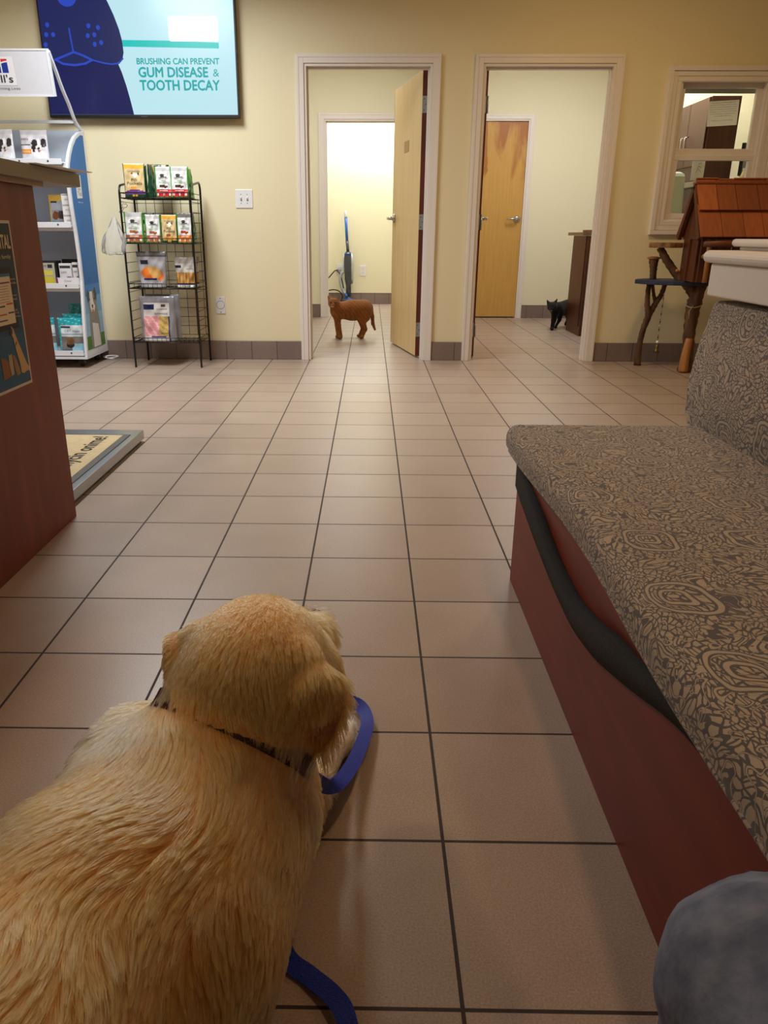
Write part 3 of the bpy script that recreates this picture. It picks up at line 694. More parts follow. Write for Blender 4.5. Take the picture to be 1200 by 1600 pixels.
put_text(b, 'TOOTH DECAY', (-1.755, TY-0.003, 1.871), (0.560, 0, 0), (0, 0, 0.062), TXT, 0.0025)
b.build('lettering', scr, fixn=False)
b = MB(); put_text(b, 'SAMSUNG', (-1.765, TY-0.0008, 1.7045), (0.045, 0, 0), (0, 0, 0.006), flat((120, 120, 125))); b.build('badge', tv, fixn=False)

# ================================================================== COUNTER, POSTER, SCALE
CX = -1.158
t = thing('reception_counter', 'mahogany reception counter with olive top at left of the lobby', 'counter', (-1.5, 1.2, 0))
b = MB(); b.box(-1.85, CX, 0.2, 1.862, 0, 1.066, M_LAM); b.build('body', t, bevel=0.002)
b = MB()
pl = [(-2.0, 0.15), (-1.12, 0.15), (-1.12, 2.17)]+[(-1.17+0.05*math.cos(a), 2.17+0.05*math.sin(a)) for a in [k*math.pi/12 for k in range(1, 7)]]+[(-1.5, 2.22), (-1.62, 2.1), (-2.0, 1.9)]
b.prism(pl, 1.080, 1.121, 'xy', M_COUNTER); b.build('countertop', t, bevel=0.002)
b = MB(); b.box(-1.9, -1.14, 0.2, 1.90, 1.066, 1.080, mat('pale_underlay', (168, 132, 102), 0.5)); b.build('apron', t)
b = MB(); b.obox((-1.19, 1.97, 1.1235), (0.105, -0.01, 0), (0.02, 0.19, 0), (0, 0, 0.001), mat('paper', (238, 236, 228), 0.7)); tag(b.build('paper_sheet', loc=(-1.19, 1.97, 1.1225)), 'white paper sheets lying at the end of the olive countertop', 'paper')
b = MB(); b.obox((-1.290, 1.72, 1.142), (0.045, 0.02, 0), (-0.02, 0.06, 0), (0, 0, 0.020), mat('maroon_cloth', (128, 34, 22), 0.6)); tag(b.build('wallet', loc=(-1.29, 1.72, 1.122), bevel=0.008), 'dark red wallet lying on the olive countertop', 'wallet')
# poster on the counter side
PX = CX+0.0015
t = thing('poster', 'blue animal hospital poster with white border on the counter side', 'poster', (PX, 1.40, 0.735))
Y0, Y1, Z0, Z1 = 1.14, 1.655, 0.508, 0.966
b = MB(); b.box(CX, PX, Y0, Y1, Z0, Z1, mat('poster_white', (206, 190, 176), 0.5)); b.build('backing', t)
b = MB()
bl = [(36, 44, 54), (34, 56, 76), (36, 72, 104), (38, 84, 124)]
zz = [Z1-0.008, 0.86, 0.78, 0.66, Z0+0.008]
for k in range(4): b.flat([(Y0+0.008, zz[k+1]), (Y1-0.008, zz[k+1]), (Y1-0.008, zz[k]), (Y0+0.008, zz[k])], PX+0.0004, 'yz', flat(bl[k], 0.45))
DK = flat((34, 28, 28), 0.45)
b.flat([(1.25, 0.675), (1.618, 0.675), (1.618, 0.842), (1.25, 0.842)], PX+0.0007, 'yz', DK)
b.flat([(1.27, 0.690), (1.602, 0.690), (1.602, 0.818), (1.27, 0.818)], PX+0.0009, 'yz', flat((226, 208, 184), 0.45))
b.flat([(1.27, 0.818), (1.602, 0.818), (1.602, 0.826), (1.27, 0.826)], PX+0.0009, 'yz', flat((60, 110, 160), 0.45))
for y0, y1, z0, z1, c in ((1.50, 1.595, 0.800, 0.804, (110, 40, 90)), (1.555, 1.597, 0.742, 0.747, (190, 90, 50)), (1.49, 1.545, 0.738, 0.742, (50, 46, 60)), (1.560, 1.599, 0.718, 0.722, (40, 40, 48)), (1.50, 1.55, 0.716, 0.720, (190, 90, 50)), (1.49, 1.55, 0.700, 0.704, (70, 80, 110))):
    b.flat([(y0, z0), (y1, z0), (y1, z1), (y0, z1)], PX+0.0011, 'yz', flat(c, 0.45))
for k in range(7):
    z = 0.792-0.007*k; b.flat([(1.50+0.01*(k % 3), z), (1.585-0.006*(k % 2), z), (1.585-0.006*(k % 2), z+0.0016), (1.50+0.01*(k % 3), z+0.0016)], PX+0.0011, 'yz', flat((150, 140, 130), 0.45))
b.build('print', t)
b = MB(); CR = flat((210, 190, 160), 0.45)
put_text(b, 'ANIMAL HOSPITAL', (PX+0.0010, 1.352, 0.892), (0, 0.286, 0), (0, 0, 0.036), CR, 0.0012)
put_text(b, 'We treat them like family', (PX+0.0010, 1.37, 0.862), (0, 0.258, 0), (0, 0, 0.014), CR)
for k, (s, z) in enumerate((('Boarding', 0.806), ('Pet Baths', 0.796), ('Surgery', 0.762), ('Dental', 0.752), ('Lab', 0.722), ('X-rays', 0.713), ('Pharmacy', 0.703))):
    put_text(b, s, (PX+0.0010, 1.6045, z), (0, 0.008+0.003*len(s), 0), (0, 0, 0.006), CR)
b.build('lettering', t, fixn=False)
b = MB()
def sil(pts, c, d=0.0013): b.flat([(p[0], p[1]) for p in pts], PX+d, 'yz', flat(c, 0.45))
sil([(1.552, 0.672), (1.562, 0.684), (1.574, 0.676), (1.580, 0.662), (1.592, 0.640), (1.612, 0.605), (1.632, 0.570), (1.646, 0.556), (1.644, 0.546), (1.622, 0.548), (1.606, 0.544), (1.588, 0.548), (1.586, 0.575), (1.578, 0.600), (1.570, 0.628), (1.566, 0.650), (1.558, 0.660)], (196, 160, 110))
sil([(1.552, 0.672), (1.548, 0.664), (1.556, 0.658), (1.566, 0.664), (1.568, 0.674), (1.560, 0.682)], (70, 54, 44), 0.0015)
sil([(1.571, 0.630), (1.584, 0.640), (1.586, 0.636), (1.573, 0.626)], (60, 40, 30), 0.0016)
sil([(1.545, 0.606), (1.556, 0.602), (1.566, 0.590), (1.580, 0.560), (1.582, 0.546), (1.556, 0.544), (1.548, 0.570)], (150, 112, 66), 0.0011)
sil([(1.520, 0.612), (1.528, 0.606), (1.540, 0.610), (1.542, 0.596), (1.540, 0.552), (1.520, 0.548), (1.516, 0.580)], (172, 150, 118), 0.0012)
sil([(1.47, 0.606), (1.50, 0.600), (1.514, 0.590), (1.516, 0.548), (1.47, 0.545)], (136, 84, 40), 0.0011)
sil([(1.30, 0.62), (1.36, 0.66), (1.40, 0.64), (1.44, 0.56), (1.44, 0.54), (1.28, 0.54)], (120, 96, 70), 0.0011)
b.build('animal_picture', t)

t = thing('pet_scale', 'low stainless steel pet weighing scale with tan mat on the tiles', 'scale', (-1.45, 2.45, 0))
SX1, SX0, SY0, SY1, SZ = -1.207, -1.76, 1.895, 2.93, 0.055
b = MB(); b.box(SX0, SX1, SY0, SY1, 0.012, SZ, M_STEEL); b.build('platform', t, bevel=0.003)
b = MB(); b.box(SX0+0.01, SX1-0.012, SY0+0.01, SY1-0.02, 0.0, 0.012, M_BLACK); b.build('base', t)
b = MB(); b.box(SX0+0.035, SX1-0.032, SY0+0.09, SY1-0.105, SZ, SZ+0.003, mat('grey_rubber', (88, 86, 84), 0.7)); mt = b.build('mat', t)
b = MB(); b.box(SX0+0.068, SX1-0.062, SY0+0.115, SY1-0.122, SZ+0.003, SZ+0.0036, mat('tan_mat', (206, 184, 140), 0.7)); b.build('mat_field', mt)
b = MB(); put_text(b, 'anycin onime!', (-1.305, 2.255, SZ+0.0042), (0, 0.52, 0), (-0.090, 0, 0), flat((40, 34, 30)), 0.002); b.build('lettering', mt, fixn=False)

# ================================================================== PET FOOD DISPLAY
DXR, DXL = -2.2, -2.80
disp = thing('pet_food_display', 'white wheeled pet food display with blue side and header by the wall', 'display stand', (-2.5, 5.3, 0))
prof = [(5.066, 0.075), (5.085, 0.265), (5.117, 0.458), (5.147, 0.617), (5.150, 0.777), (5.140, 0.922), (5.115, 1.10), (5.108, 1.25), (5.115, 1.335), (5.140, 1.390), (5.180, 1.445), (5.240, 1.505), (5.320, 1.560), (5.42, 1.598), (5.545, 1.622)]
rear = [(5.55, 1.622), (5.55, 0.075)]
# outer profile panel: white shell, blue inset print
for nm, xa, xb in (('side_panel', DXR-0.02, DXR), ('side_panel', DXL, DXL+0.02)):
    b = MB(); b.prism(prof+rear[1:], xa, xb, 'yz', M_WMETAL); sp_ = b.build(nm, disp, bevel=0.003)
    if xb == DXR:
        ins = []
        for i, (y, z) in enumerate(prof): ins.append((y+0.030, max(0.125, min(z-0.012, 1.585))))
        ins = [p for p in ins if p[0] < 5.50]
        inset = ins+[(5.50, 1.585), (5.50, 0.125)]
        b = MB()
        def band(z0, z1, m, d):
            lo_ = [p for p in inset[:-2] if z0 < p[1] < z1]
            def yat(z):
                for (ya, za), (yb, zb) in zip(inset[:-2], inset[1:-1]):
                    if za <= z <= zb and zb > za: return ya+(yb-ya)*(z-za)/(zb-za)
                return inset[0][0]
            b.flat([(yat(z0), z0)]+lo_+[(yat(z1), z1), (5.50, z1), (5.50, z0)], DXR+d, 'yz', m)
        cols = [(86, 132, 62), (150, 190, 220), (120, 172, 214), (70, 134, 196), (46, 110, 178), (48, 112, 182)]
        zs = [0.126, 0.22, 0.38, 0.50, 0.58, 0.66, 1.583]
        for k in range(6): band(zs[k], zs[k+1], flat(cols[k], 0.3), 0.0012)
        b.build('blue_print', sp_)
        b = MB()
        def yz(pts, c, d): b.flat(pts, DXR+d, 'yz', flat(c, 0.3))
        yz([(5.19, 0.50), (5.22, 0.55), (5.26, 0.52), (5.33, 0.53), (5.38, 0.56), (5.40, 0.50), (5.39, 0.44), (5.41, 0.36), (5.42, 0.30), (5.41, 0.20), (5.40, 0.13), (5.20, 0.13), (5.19, 0.25), (5.20, 0.33), (5.21, 0.40)], (150, 140, 134), 0.0018)
        yz([(5.26, 0.53), (5.31, 0.53), (5.32, 0.46), (5.35, 0.42), (5.32, 0.385), (5.27, 0.385), (5.24, 0.42)], (232, 228, 224), 0.0022)
        yz([(5.19, 0.50), (5.22, 0.55), (5.25, 0.52), (5.235, 0.47), (5.20, 0.45)], (84, 78, 78), 0.0022)
        yz([(5.34, 0.53), (5.38, 0.56), (5.41, 0.50), (5.39, 0.455), (5.36, 0.47)], (84, 78, 78), 0.0022)
        yz([(5.275, 0.435), (5.31, 0.435), (5.30, 0.41), (5.285, 0.41)], (30, 26, 28), 0.0026)
        yz([(5.275, 0.40), (5.315, 0.40), (5.30, 0.375), (5.285, 0.375)], (196, 96, 90), 0.0026)
        yz([(5.25, 0.31), (5.38, 0.29), (5.40, 0.13), (5.24, 0.13)], (230, 226, 220), 0.0022)
        for y, z in ((5.245, 0.475), (5.345, 0.475)): yz([(y+0.008*math.cos(q*0.785), z+0.010*math.sin(q*0.785)) for q in range(8)], (24, 20, 22), 0.0028)
        b.build('dog_picture', sp_)
        b = MB()
        b.flat([(5.235, 1.160), (5.345, 1.166), (5.345, 1.316), (5.235, 1.308)], DXR+0.002, 'yz', flat((232, 232, 236), 0.3))
        b.flat([(5.26, 1.245), (5.283, 1.246), (5.283, 1.275), (5.26, 1.274)], DXR+0.0024, 'yz', flat((40, 44, 60)))
        b.flat([(5.295, 1.247), (5.318, 1.248), (5.318, 1.277), (5.295, 1.276)], DXR+0.0024, 'yz', flat((40, 44, 60)))
        put_text(b, 'SHOP', (DXR+0.0024, 5.262, 1.215), (0, 0.06, 0), (0, 0, 0.014), flat((70, 80, 100)))
        put_text(b, 'Trial', (DXR+0.0024, 5.258, 1.180), (0, 0.07, 0), (0, 0, 0.028), flat((70, 80, 100)))
        put_text(b, 'hillspet.com', (DXR+0.0024, 5.24, 1.130), (0, 0.105, 0), (0, 0, 0.012), flat((220, 228, 238)))
        b.build('sticker', sp_, fixn=False)
M_BACKP = mat('pale_blue_panel', (190, 200, 214), 0.4, var=0.04)
b = MB(); b.box(DXL+0.02, DXR-0.02, 5.535, 5.55, 0.075, 1.622, M_BACKP); b.build('back_panel', disp)
for z, yf in ((1.384, 5.10), (0.984, 5.14), (0.574, 5.15), (0.105, 5.09)):
    b = MB(); b.box(DXL+0.02, DXR-0.02, yf, 5.535, z-0.008, z, M_WMETAL); b.box(DXL+0.02, DXR-0.03, yf-0.008, yf, z-0.016, z+0.020, M_WMETAL); s_ = b.build('shelf', disp, bevel=0.001)
    b = MB(); b.box(DXL+0.02, DXR-0.02, yf+0.02, yf+0.026, z-0.038, z-0.008, M_WMETAL); b.build('shelf_lip', s_)
    for x in (-2.515, -2.32): 
        b = MB(); b.lathe([(0.006, 0), (0.006, 0.002)], (x, yf-0.008, z+0.004), M_SCREW, (0, -1, 0), 10); b.build('clip_hole', s_)
b = MB(); b.box(DXL, DXR, 5.066, 5.55, 0.066, 0.080, M_WMETAL); b.build('plinth', disp)
for x in (-2.275, -2.72):
    for y in (5.16, 5.49):
        b = MB(); b.lathe([(0.010, -0.012), (0.030, -0.012), (0.032, 0), (0.030, 0.012), (0.010, 0.012)], (x, y, 0.032), M_BLACK, (1, 0, 0), 16)
        for e in (-1, 1): b.box(x+e*0.016-0.002, x+e*0.016+0.002, y-0.022, y+0.022, 0.030, 0.066, M_BLACK)
        b.lathe([(0.009, 0), (0.009, 0.003)], (x+0.019, y, 0.032), M_CHROME, (1, 0, 0), 10); b.lathe([(0.010, 0), (0.010, 0.004)], (x, y, 0.032), M_CHROME, (1, 0, 0), 10)
        b.build('caster', disp)
arm = [(5.535, 1.58), (5.506, 1.615), (5.405, 1.665), (5.317, 1.755), (5.225, 1.833), (5.142, 1.923), (5.08, 1.985), (5.045, 2.022)]
for x in (DXR-0.010, DXL+0.010):
    b = MB(); ap = catmull([(x, y, z) for y, z in arm], 5); ribbon(ap, [(1, 0, 0)]*len(ap), 0.016, 0.022, M_WMETAL, b); b.build('arm', disp)
b = MB(); b.box(DXL+0.02, DXR-0.02, 5.392, 5.412, 1.652, 1.670, M_WMETAL); b.build('cross_bar', disp)
HX0, HX1 = -2.86, -2.215
HT, HB = Vector((0, 5.03, 2.030)), Vector((0, 5.075, 1.775))
hz_ = (HT-HB); hn = Vector((0, -hz_.z, hz_.y)).normalized()
b = MB(); c = (HT+HB)/2+Vector(((HX0+HX1)/2, 0, 0)); b.obox(c-hn*0.012, ((HX1-HX0)/2, 0, 0), hn*0.012, hz_/2, mat('header_board', (214, 214, 222), 0.35, var=0.03)); hd_ = b.build('header', disp, bevel=0.004)
b = MB(); e_ = hz_.normalized()
for sx in (HX0, HX1): b.obox(Vector((sx, 0, 0))+(HT+HB)/2-hn*0.012, (0.005, 0, 0), hn*0.015, hz_/2+e_*0.004, M_WMETAL)
for q in (HT, HB): b.obox(Vector(((HX0+HX1)/2, 0, 0))+q-hn*0.012, ((HX1-HX0)/2, 0, 0), hn*0.015, e_*0.005, M_WMETAL)
b.build('rim', hd_)
b = MB(); LC = -2.548
def HP(x, v, d=0.001): return Vector((LC+x, 0, 0))+HB+hz_*v+hn*d
def hq(pts, c, d): b.add([HP(x, v, d) for x, v in pts], [tuple(range(len(pts)))], flat(c, 0.3))
hq([(-0.105, 0.22), (0.105, 0.22), (0.105, 0.86), (-0.105, 0.86)], (206, 206, 214), 0.0010)
hq([(-0.102, 0.23), (0.102, 0.23), (0.102, 0.85), (-0.102, 0.85)], (232, 230, 236), 0.0013)
arc = [(-0.062+0.124*k/10, 0.50+0.24*math.sin(math.pi/2*k/10)) for k in range(11)]
hq([(-0.062, 0.80), (-0.062, 0.50)]+[(x, min(0.80, v+0.02)) for x, v in arc[1:]]+[(0.062, 0.80)], (214, 52, 40), 0.0016)
hq([(-0.062, 0.50), (0.062, 0.50)]+[(x, v-0.01) for x, v in arc[::-1][:-1]], (36, 60, 150), 0.0018)
for x in (-0.022, 0.018): hq([(x-0.004, 0.49), (x+0.004, 0.49), (x+0.004, 0.81), (x-0.004, 0.81)], (232, 230, 236), 0.0021)
for k in range(10):
    (xa, va), (xb, vb) = arc[k], arc[k+1]; hq([(xa, va-0.012), (xb, vb-0.012), (xb, vb+0.012), (xa, va+0.012)], (232, 230, 236), 0.0024)
b.build('logo', hd_)
b = MB()
put_text(b, "Hill's", HP(-0.078, 0.29, 0.0025), (0.158, 0, 0), hz_*0.17, flat((48, 50, 56)), 0.0008)
b.build('lettering', hd_, fixn=False); b = MB()
put_text(b, 'Transforming Lives', HP(-0.115, 0.12, 0.0025), (0.232, 0, 0), hz_*0.075, flat((110, 110, 118)))
b.build('lettering', hd_, fixn=False)

# ------------------------------------------------------------------ bags and boxes
def pouch(name, wd, h, t, cf, side_m, texts=(), label='', cat='treat bag', group=None, flare=0.0, wr=0.004, seed=0, loc=(0, 0, 0), NU=26, NV=34):
    """stand-up pouch, base centre at the origin, printed face towards -y; cf(u, v) gives the face colour"""
    rg = np.random.default_rng(seed); ph = rg.uniform(0, 6.28, 6); b = MB()
    def prof(u, v):
        e = max(0.0, 1-abs(2*u-1)**4)**0.5
        return t/2*e*((1-v)**0.65*0.92+0.06) + (wr*math.sin(7*u+ph[0]+5*v)*math.sin(11*v+ph[1]) + wr*0.6*math.sin(19*u-13*v+ph[2]))*e*(0.3+0.7*min(1, 4*min(v, 1-v)))
    def X(u, v): return (u-0.5)*wd*(1+flare*(v-0.5)*2)*(1-0.02*math.sin(math.pi*v))
    vs = []; fs = []; mm = []
    for j in range(NV+1):
        for i in range(NU+1):
            u, v = i/NU, j/NV; vs.append((X(u, v), -prof(u, v), v*h))
    nb = len(vs)
    for j in range(NV+1):
        for i in range(NU+1):
            u, v = i/NU, j/NV; vs.append((X(u, v), max(prof(u, v)*0.8, 0.0008), v*h))
    groups = {}
    for j in range(NV):
        for i in range(NU):
            a = j*(NU+1)+i; c = cf((i+0.5)/NU, (j+0.5)/NV)
            groups.setdefault(c, []).append((a, a+1, a+NU+2, a+NU+1))
            groups.setdefault(side_m, []).append((nb+a, nb+a+NU+1, nb+a+NU+2, nb+a+1))
    for i in range(NU):
        groups.setdefault(side_m, []).append((i, nb+i, nb+i+1, i+1)); a = NV*(NU+1)+i; groups[side_m].append((a, a+1, nb+a+1, nb+a))
    for j in range(NV):
        a = j*(NU+1); groups[side_m].append((a, a+NU+1, nb+a+NU+1, nb+a)); a += NU; groups[side_m].append((a, nb+a, nb+a+NU+1, a+NU+1))
    allf = []; 
    first = True
    for c, ff in groups.items():
        m = c if not isinstance(c, tuple) else mat('film_%d_%d_%d' % c, c, 0.22, var=0.05, coat=0.3)
        if first: b.add(vs, ff, m, True); first = False
        else:
            i = b.m(m)
            for f in ff: b.f.append(f); b.mi.append(i); b.sm.append(True)
    for s, u0, u1, v0, v1, c in texts:
        um, vm = (u0+u1)/2, (v0+v1)/2
        tv_, tf_ = text_geo(s); m = flat(c)
        b.add([(X(u0+(u1-u0)*a, v0+(v1-v0)*q), -prof(u0+(u1-u0)*a, v0+(v1-v0)*q)-0.0014, (v0+(v1-v0)*q)*h) for a, q in tv_], tf_, m)
    o = b.build(name, loc=loc, fixn=False)
    for v in o.data.vertices: v.co += Vector(loc)
    o.location = loc
    return tag(o, label, cat, group)
GREEN, DGREEN = (62, 150, 52), (22, 66, 42)
def blob(u, v, cu, cv, ru, rv): return ((u-cu)/ru)**2+((v-cv)/rv)**2 < 1
def greenie(band, pic, top=(196, 196, 196)):
    def cf(u, v):
        if v < 0.03: return GREEN
        if u < 0.07 or u > 0.93: return GREEN
        if v < 0.26: return (226, 214, 208) if blob(u, v, 0.5, 0.22, 0.22, 0.022) or (0.06 < v < 0.15 and (int(u*9) % 3 == 1)) else band
        if blob(u, v, 0.42, 0.37, 0.17, 0.055) or blob(u, v, 0.60, 0.35, 0.15, 0.045): return pic
        if blob(u, v, 0.45, 0.72, 0.13, 0.05) or (0.66 < v < 0.685 and 0.34 < u < 0.7): return (58, 60, 62)
        if v > 0.84: return top
        return (226, 226, 226)
    return cf
GT = (('PILL', 0.40, 0.66, 0.52, 0.57, (90, 160, 90)), ('POCKETS', 0.24, 0.80, 0.455, 0.505, (90, 160, 90)), ('GREENIES', 0.24, 0.78, 0.605, 0.655, (70, 72, 74)))
def tanbag(low, pic):
    def cf(u, v):
        if u < 0.05 or u > 0.95: return DGREEN
        if v < 0.10: return DGREEN if not blob(u, v, 0.5, 0.06, 0.14, 0.03) else (196, 150, 60)
        if v < 0.17+0.07*math.sin(math.pi*u): return low
        if blob(u, v, 0.46, 0.28, 0.15, 0.055): return pic
        if blob(u, v, 0.55, 0.66, 0.11, 0.06): return (244, 240, 232)
        if blob(u, v, 0.70, 0.70, 0.05, 0.04) or blob(u, v, 0.40, 0.71, 0.06, 0.02): return (70, 56, 44)
        if v > 0.86: return (232, 172, 64) if 0.86 < v < 0.97 else (222, 208, 172)
        return (212, 188, 140)
    return cf
TT = (('Pill', 0.36, 0.62, 0.475, 0.56, (60, 52, 44)), ('Pockets', 0.16, 0.86, 0.375, 0.465, (60, 52, 44)), ('Greenies', 0.20, 0.78, 0.75, 0.81, (110, 90, 60)))
def plain(c): return lambda u, v: c
GR = 'treat pouches on the wire rack'
RY = 5.20
Z1_, Z2_, Z3_, Z4_ = 1.166, 0.870, 0.566, 0.186
rk_w = 0.50
# top tier
p = pouch('treat_pouch', 0.150, 0.215, 0.05, tanbag((104, 62, 124), (206, 140, 60)), mat('film_22_66_42', DGREEN, 0.22, var=0.05, coat=0.3), TT, 'tan and purple pouch with green edges at left front of the top tier', group=GR, seed=1, loc=(-1.768, 5.19, Z1_)); p.rotation_euler = (0.0, 0, 0.05)
GS = mat('film_62_150_52', GREEN, 0.22, var=0.05, coat=0.3); DS = MATS['film_22_66_42']
q = pouch('treat_pouch', 0.13, 0.212, 0.05, lambda u, v: DGREEN if u < 0.62 or u > 0.86 else ((212, 160, 64) if v > 0.82 else (200, 180, 140)), DS, (), 'dark green pouch turned edgewise between tan and grey pouches on the top tier', group=GR, seed=2, loc=(-1.662, 5.245, Z1_)); q.rotation_euler = (0, 0, 1.45)
dup(q, 'dark green pouch standing behind the tan and purple pouch on the top tier', (-1.775, 5.30, Z1_), (0, 0, 0.1))
dup(q, 'dark green pouch close to the wall in the middle of the top tier', (-1.640, 5.40, Z1_), (0, 0, 0.15), (1, 1, 1.06))
g = pouch('treat_pouch', 0.122, 0.196, 0.045, greenie((196, 40, 56), (70, 44, 38)), GS, GT, 'grey pouch with red base left of its twin on the top tier', group=GR, seed=3, loc=(-1.565, 5.185, Z1_))
dup(g, 'grey pouch with red base next to the right post of the top tier', (-1.452, 5.175, Z1_), (0, 0, -0.04), (1.08, 1, 1.0))
dup(g, 'grey and green pouch just behind the twin red pouches of the top tier', (-1.555, 5.275, Z1_), (0, 0, 0.06))
q = pouch('treat_pouch', 0.12, 0.192, 0.045, lambda u, v: (46, 160, 44) if u > 0.4 else GREEN, GS, (), 'bright green pouch turned edgewise at the right end of the top tier', group=GR, seed=4, loc=(-1.413, 5.30, Z1_)); q.rotation_euler = (0, 0, 1.5)
dup(q, 'bright green pouch edgewise behind the right end of the top tier', (-1.462, 5.32, Z1_), (0, 0, 1.55))
# second tier
g = pouch('treat_pouch', 0.135, 0.200, 0.05, greenie((176, 100, 72), (170, 98, 50)), GS, GT, 'white pouch with brown base at left end of the second tier', group=GR, seed=5, loc=(-1.798, 5.18, Z2_))
h_ = pouch('treat_pouch', 0.112, 0.186, 0.05, greenie((176, 100, 72), (170, 98, 50)), GS, GT, 'white pouch with rounded slumped corner second from left on second tier', group=GR, seed=6, loc=(-1.667, 5.185, Z2_)); h_.rotation_euler = (0, 0, 0.22)
tb = pouch('treat_pouch', 0.112, 0.184, 0.05, tanbag((214, 150, 66), (150, 80, 50)), DS, TT, 'tan pouch with orange base in the middle of the second tier', group=GR, seed=7, loc=(-1.550, 5.18, Z2_))
dup(tb, 'tan and green pouch turned edgewise right of the middle on the second tier', (-1.492, 5.29, Z2_), (0, 0, 1.45))
gg = pouch('treat_pouch', 0.112, 0.196, 0.045, greenie((222, 124, 52), (160, 60, 40), (120, 118, 116)), GS, GT, 'grey pouch with orange base near the right post on the second tier', group=GR, seed=8, loc=(-1.440, 5.18, Z2_))
q = pouch('treat_pouch', 0.11, 0.196, 0.045, plain((34, 104, 44)), GS, (), 'green pouch turned edgewise at right end of the second tier', group=GR, seed=9, loc=(-1.413, 5.30, Z2_)); q.rotation_euler = (0, 0, 1.5)
dup(g, 'white pouch with brown base pushed back behind the second tier front row', (-1.75, 5.30, Z2_), (0, 0, 0.12))
# chew pouches
MSIL = mat('silver_film', (150, 150, 156), 0.25, 0.35, var=0.25, scale=18)
def chew1(u, v):
    if v > 0.84: return (96, 94, 100) if v < 0.9 else (132, 132, 138)
    if 0.10 < u < 0.38 and 0.66 < v < 0.76: return (28, 34, 66)
    if 0.22 < v < 0.26 and 0.2 < u < 0.68: return (30, 34, 96)
    if blob(u, v, 0.48, 0.40, 0.36, 0.20) and not v < 0.24: return (224, 116, 46) if (u+v*0.7) < 0.72 else (206, 158, 92)
    if blob(u, v, 0.82, 0.32, 0.1, 0.14): return (214, 110, 50)
    return (168, 166, 172)
def chew2(u, v):
    if v > 0.80: return (170, 164, 160)
    if u < 0.30 and 0.64 < v < 0.74: return (26, 30, 56)
    if v > 0.5: return (196, 190, 186)
    if v < 0.1: return (222, 220, 222)
    if v < 0.15: return (40, 40, 90)
    return (196, 148, 82) if int(u*12) % 2 else (168, 116, 58)
def chew3(u, v):
    if u < 0.10 or u > 0.86 or v > 0.84: return (142, 140, 146)
    if v > 0.56:
        if u < 0.42 and 0.72 < v < 0.83: return (24, 36, 84)
        if 0.6 < u < 0.72 and 0.77 < v < 0.81: return (70, 70, 74)
        return (214, 208, 206)
    if u > 0.82: return (56, 48, 96)
    if v < 0.13: return (60, 50, 130) if 0.08 < v and 0.3 < u < 0.74 else (206, 202, 204)
    if u < 0.54: return (226, 150, 156) if (u*5+v*4) % 1 < 0.7 else (238, 190, 190)
    return (206, 176, 104) if (u*4+v*7) % 1 < 0.6 else (180, 150, 90)
CT = (('CHEWS', 0.50, 0.78, 0.70, 0.735, (60, 60, 64)),)
pouch('chew_pouch', 0.205, 0.245, 0.09, chew1, MSIL, (), 'silver chew pouch with orange picture at left of the third tier', group=GR, flare=0.09, wr=0.007, seed=10, loc=(-1.705, 5.22, Z3_))
cp_ = pouch('chew_pouch', 0.150, 0.208, 0.06, chew2, MSIL, (('CHEW STICKS', 0.54, 0.9, 0.60, 0.625, (60, 60, 60)), ('12 COUNT', 0.3, 0.74, 0.03, 0.07, (60, 60, 60))), 'small clear pouch of brown chew sticks at right of the third tier', group=GR, flare=0.10, wr=0.007, seed=11, loc=(-1.464, 5.22, Z3_))
dup(cp_, 'small chew stick pouch hidden behind its twin at right of third tier', (-1.464, 5.32, Z3_), (0, 0, 0.0))
big = pouch('chew_pouch', 0.262, 0.318, 0.10, chew3, MSIL, CT+(('RAWHIDE', 0.44, 0.80, 0.60, 0.64, (90, 90, 94)), ('SALMON', 0.58, 0.80, 0.17, 0.20, (60, 60, 64))), 'large silver rawhide pouch with pink panel on the lowest tier', group=GR, flare=0.0, wr=0.008, seed=12, loc=(-1.690, 5.21, Z4_))
dup(big, 'large silver rawhide pouch standing behind its twin on the lowest tier', (-1.678, 5.32, Z4_), (0, 0, -0.05), (1, 1, 1.02))
# rack -----------------------------------------------------------------------
rack = thing('wire_rack', 'black four-tier wire display rack holding pet treat pouches', 'rack', (-1.62, 5.3, 0))
XL, XR, YF, YBK = -1.868, -1.378, 5.135, 5.49
for x in (XL, XR):
    b = MB(); pth = [(x, YF, 0), (x, YF, 1.19)]+[(x, YF+0.05-0.05*math.cos(a), 1.19+0.055*math.sin(a)) for a in [k*math.pi/12 for k in range(1, 7)]]
    pth += [(x, YBK-0.05+0.05*math.sin(a), 1.225+0.05*math.cos(a)) for a in [k*math.pi/12 for k in range(0, 7)]]+[(x, YBK, 0)]
    b.tube(pth, 0.0075, M_BWIRE, 8); b.build('side_frame', rack)
    b = MB()
    for k in range(15):
        z = 0.20+0.067*k; b.tube([(x, YF, z), (x, YBK, z)], 0.0021, M_BWIRE, 5)
    b.build('side_grid', rack)
b = MB()
for k in range(8): x = XL+0.02+(XR-XL-0.04)*k/7; b.tube([(x, YBK-0.006, 0.20), (x, YBK-0.006, 1.17)], 0.0021, M_BWIRE, 5)
for k in range(15): z = 0.20+0.067*k; b.tube([(XL, YBK-0.004, z), (XR, YBK-0.004, z)], 0.0021, M_BWIRE, 5)
b.build('back_grid', rack)
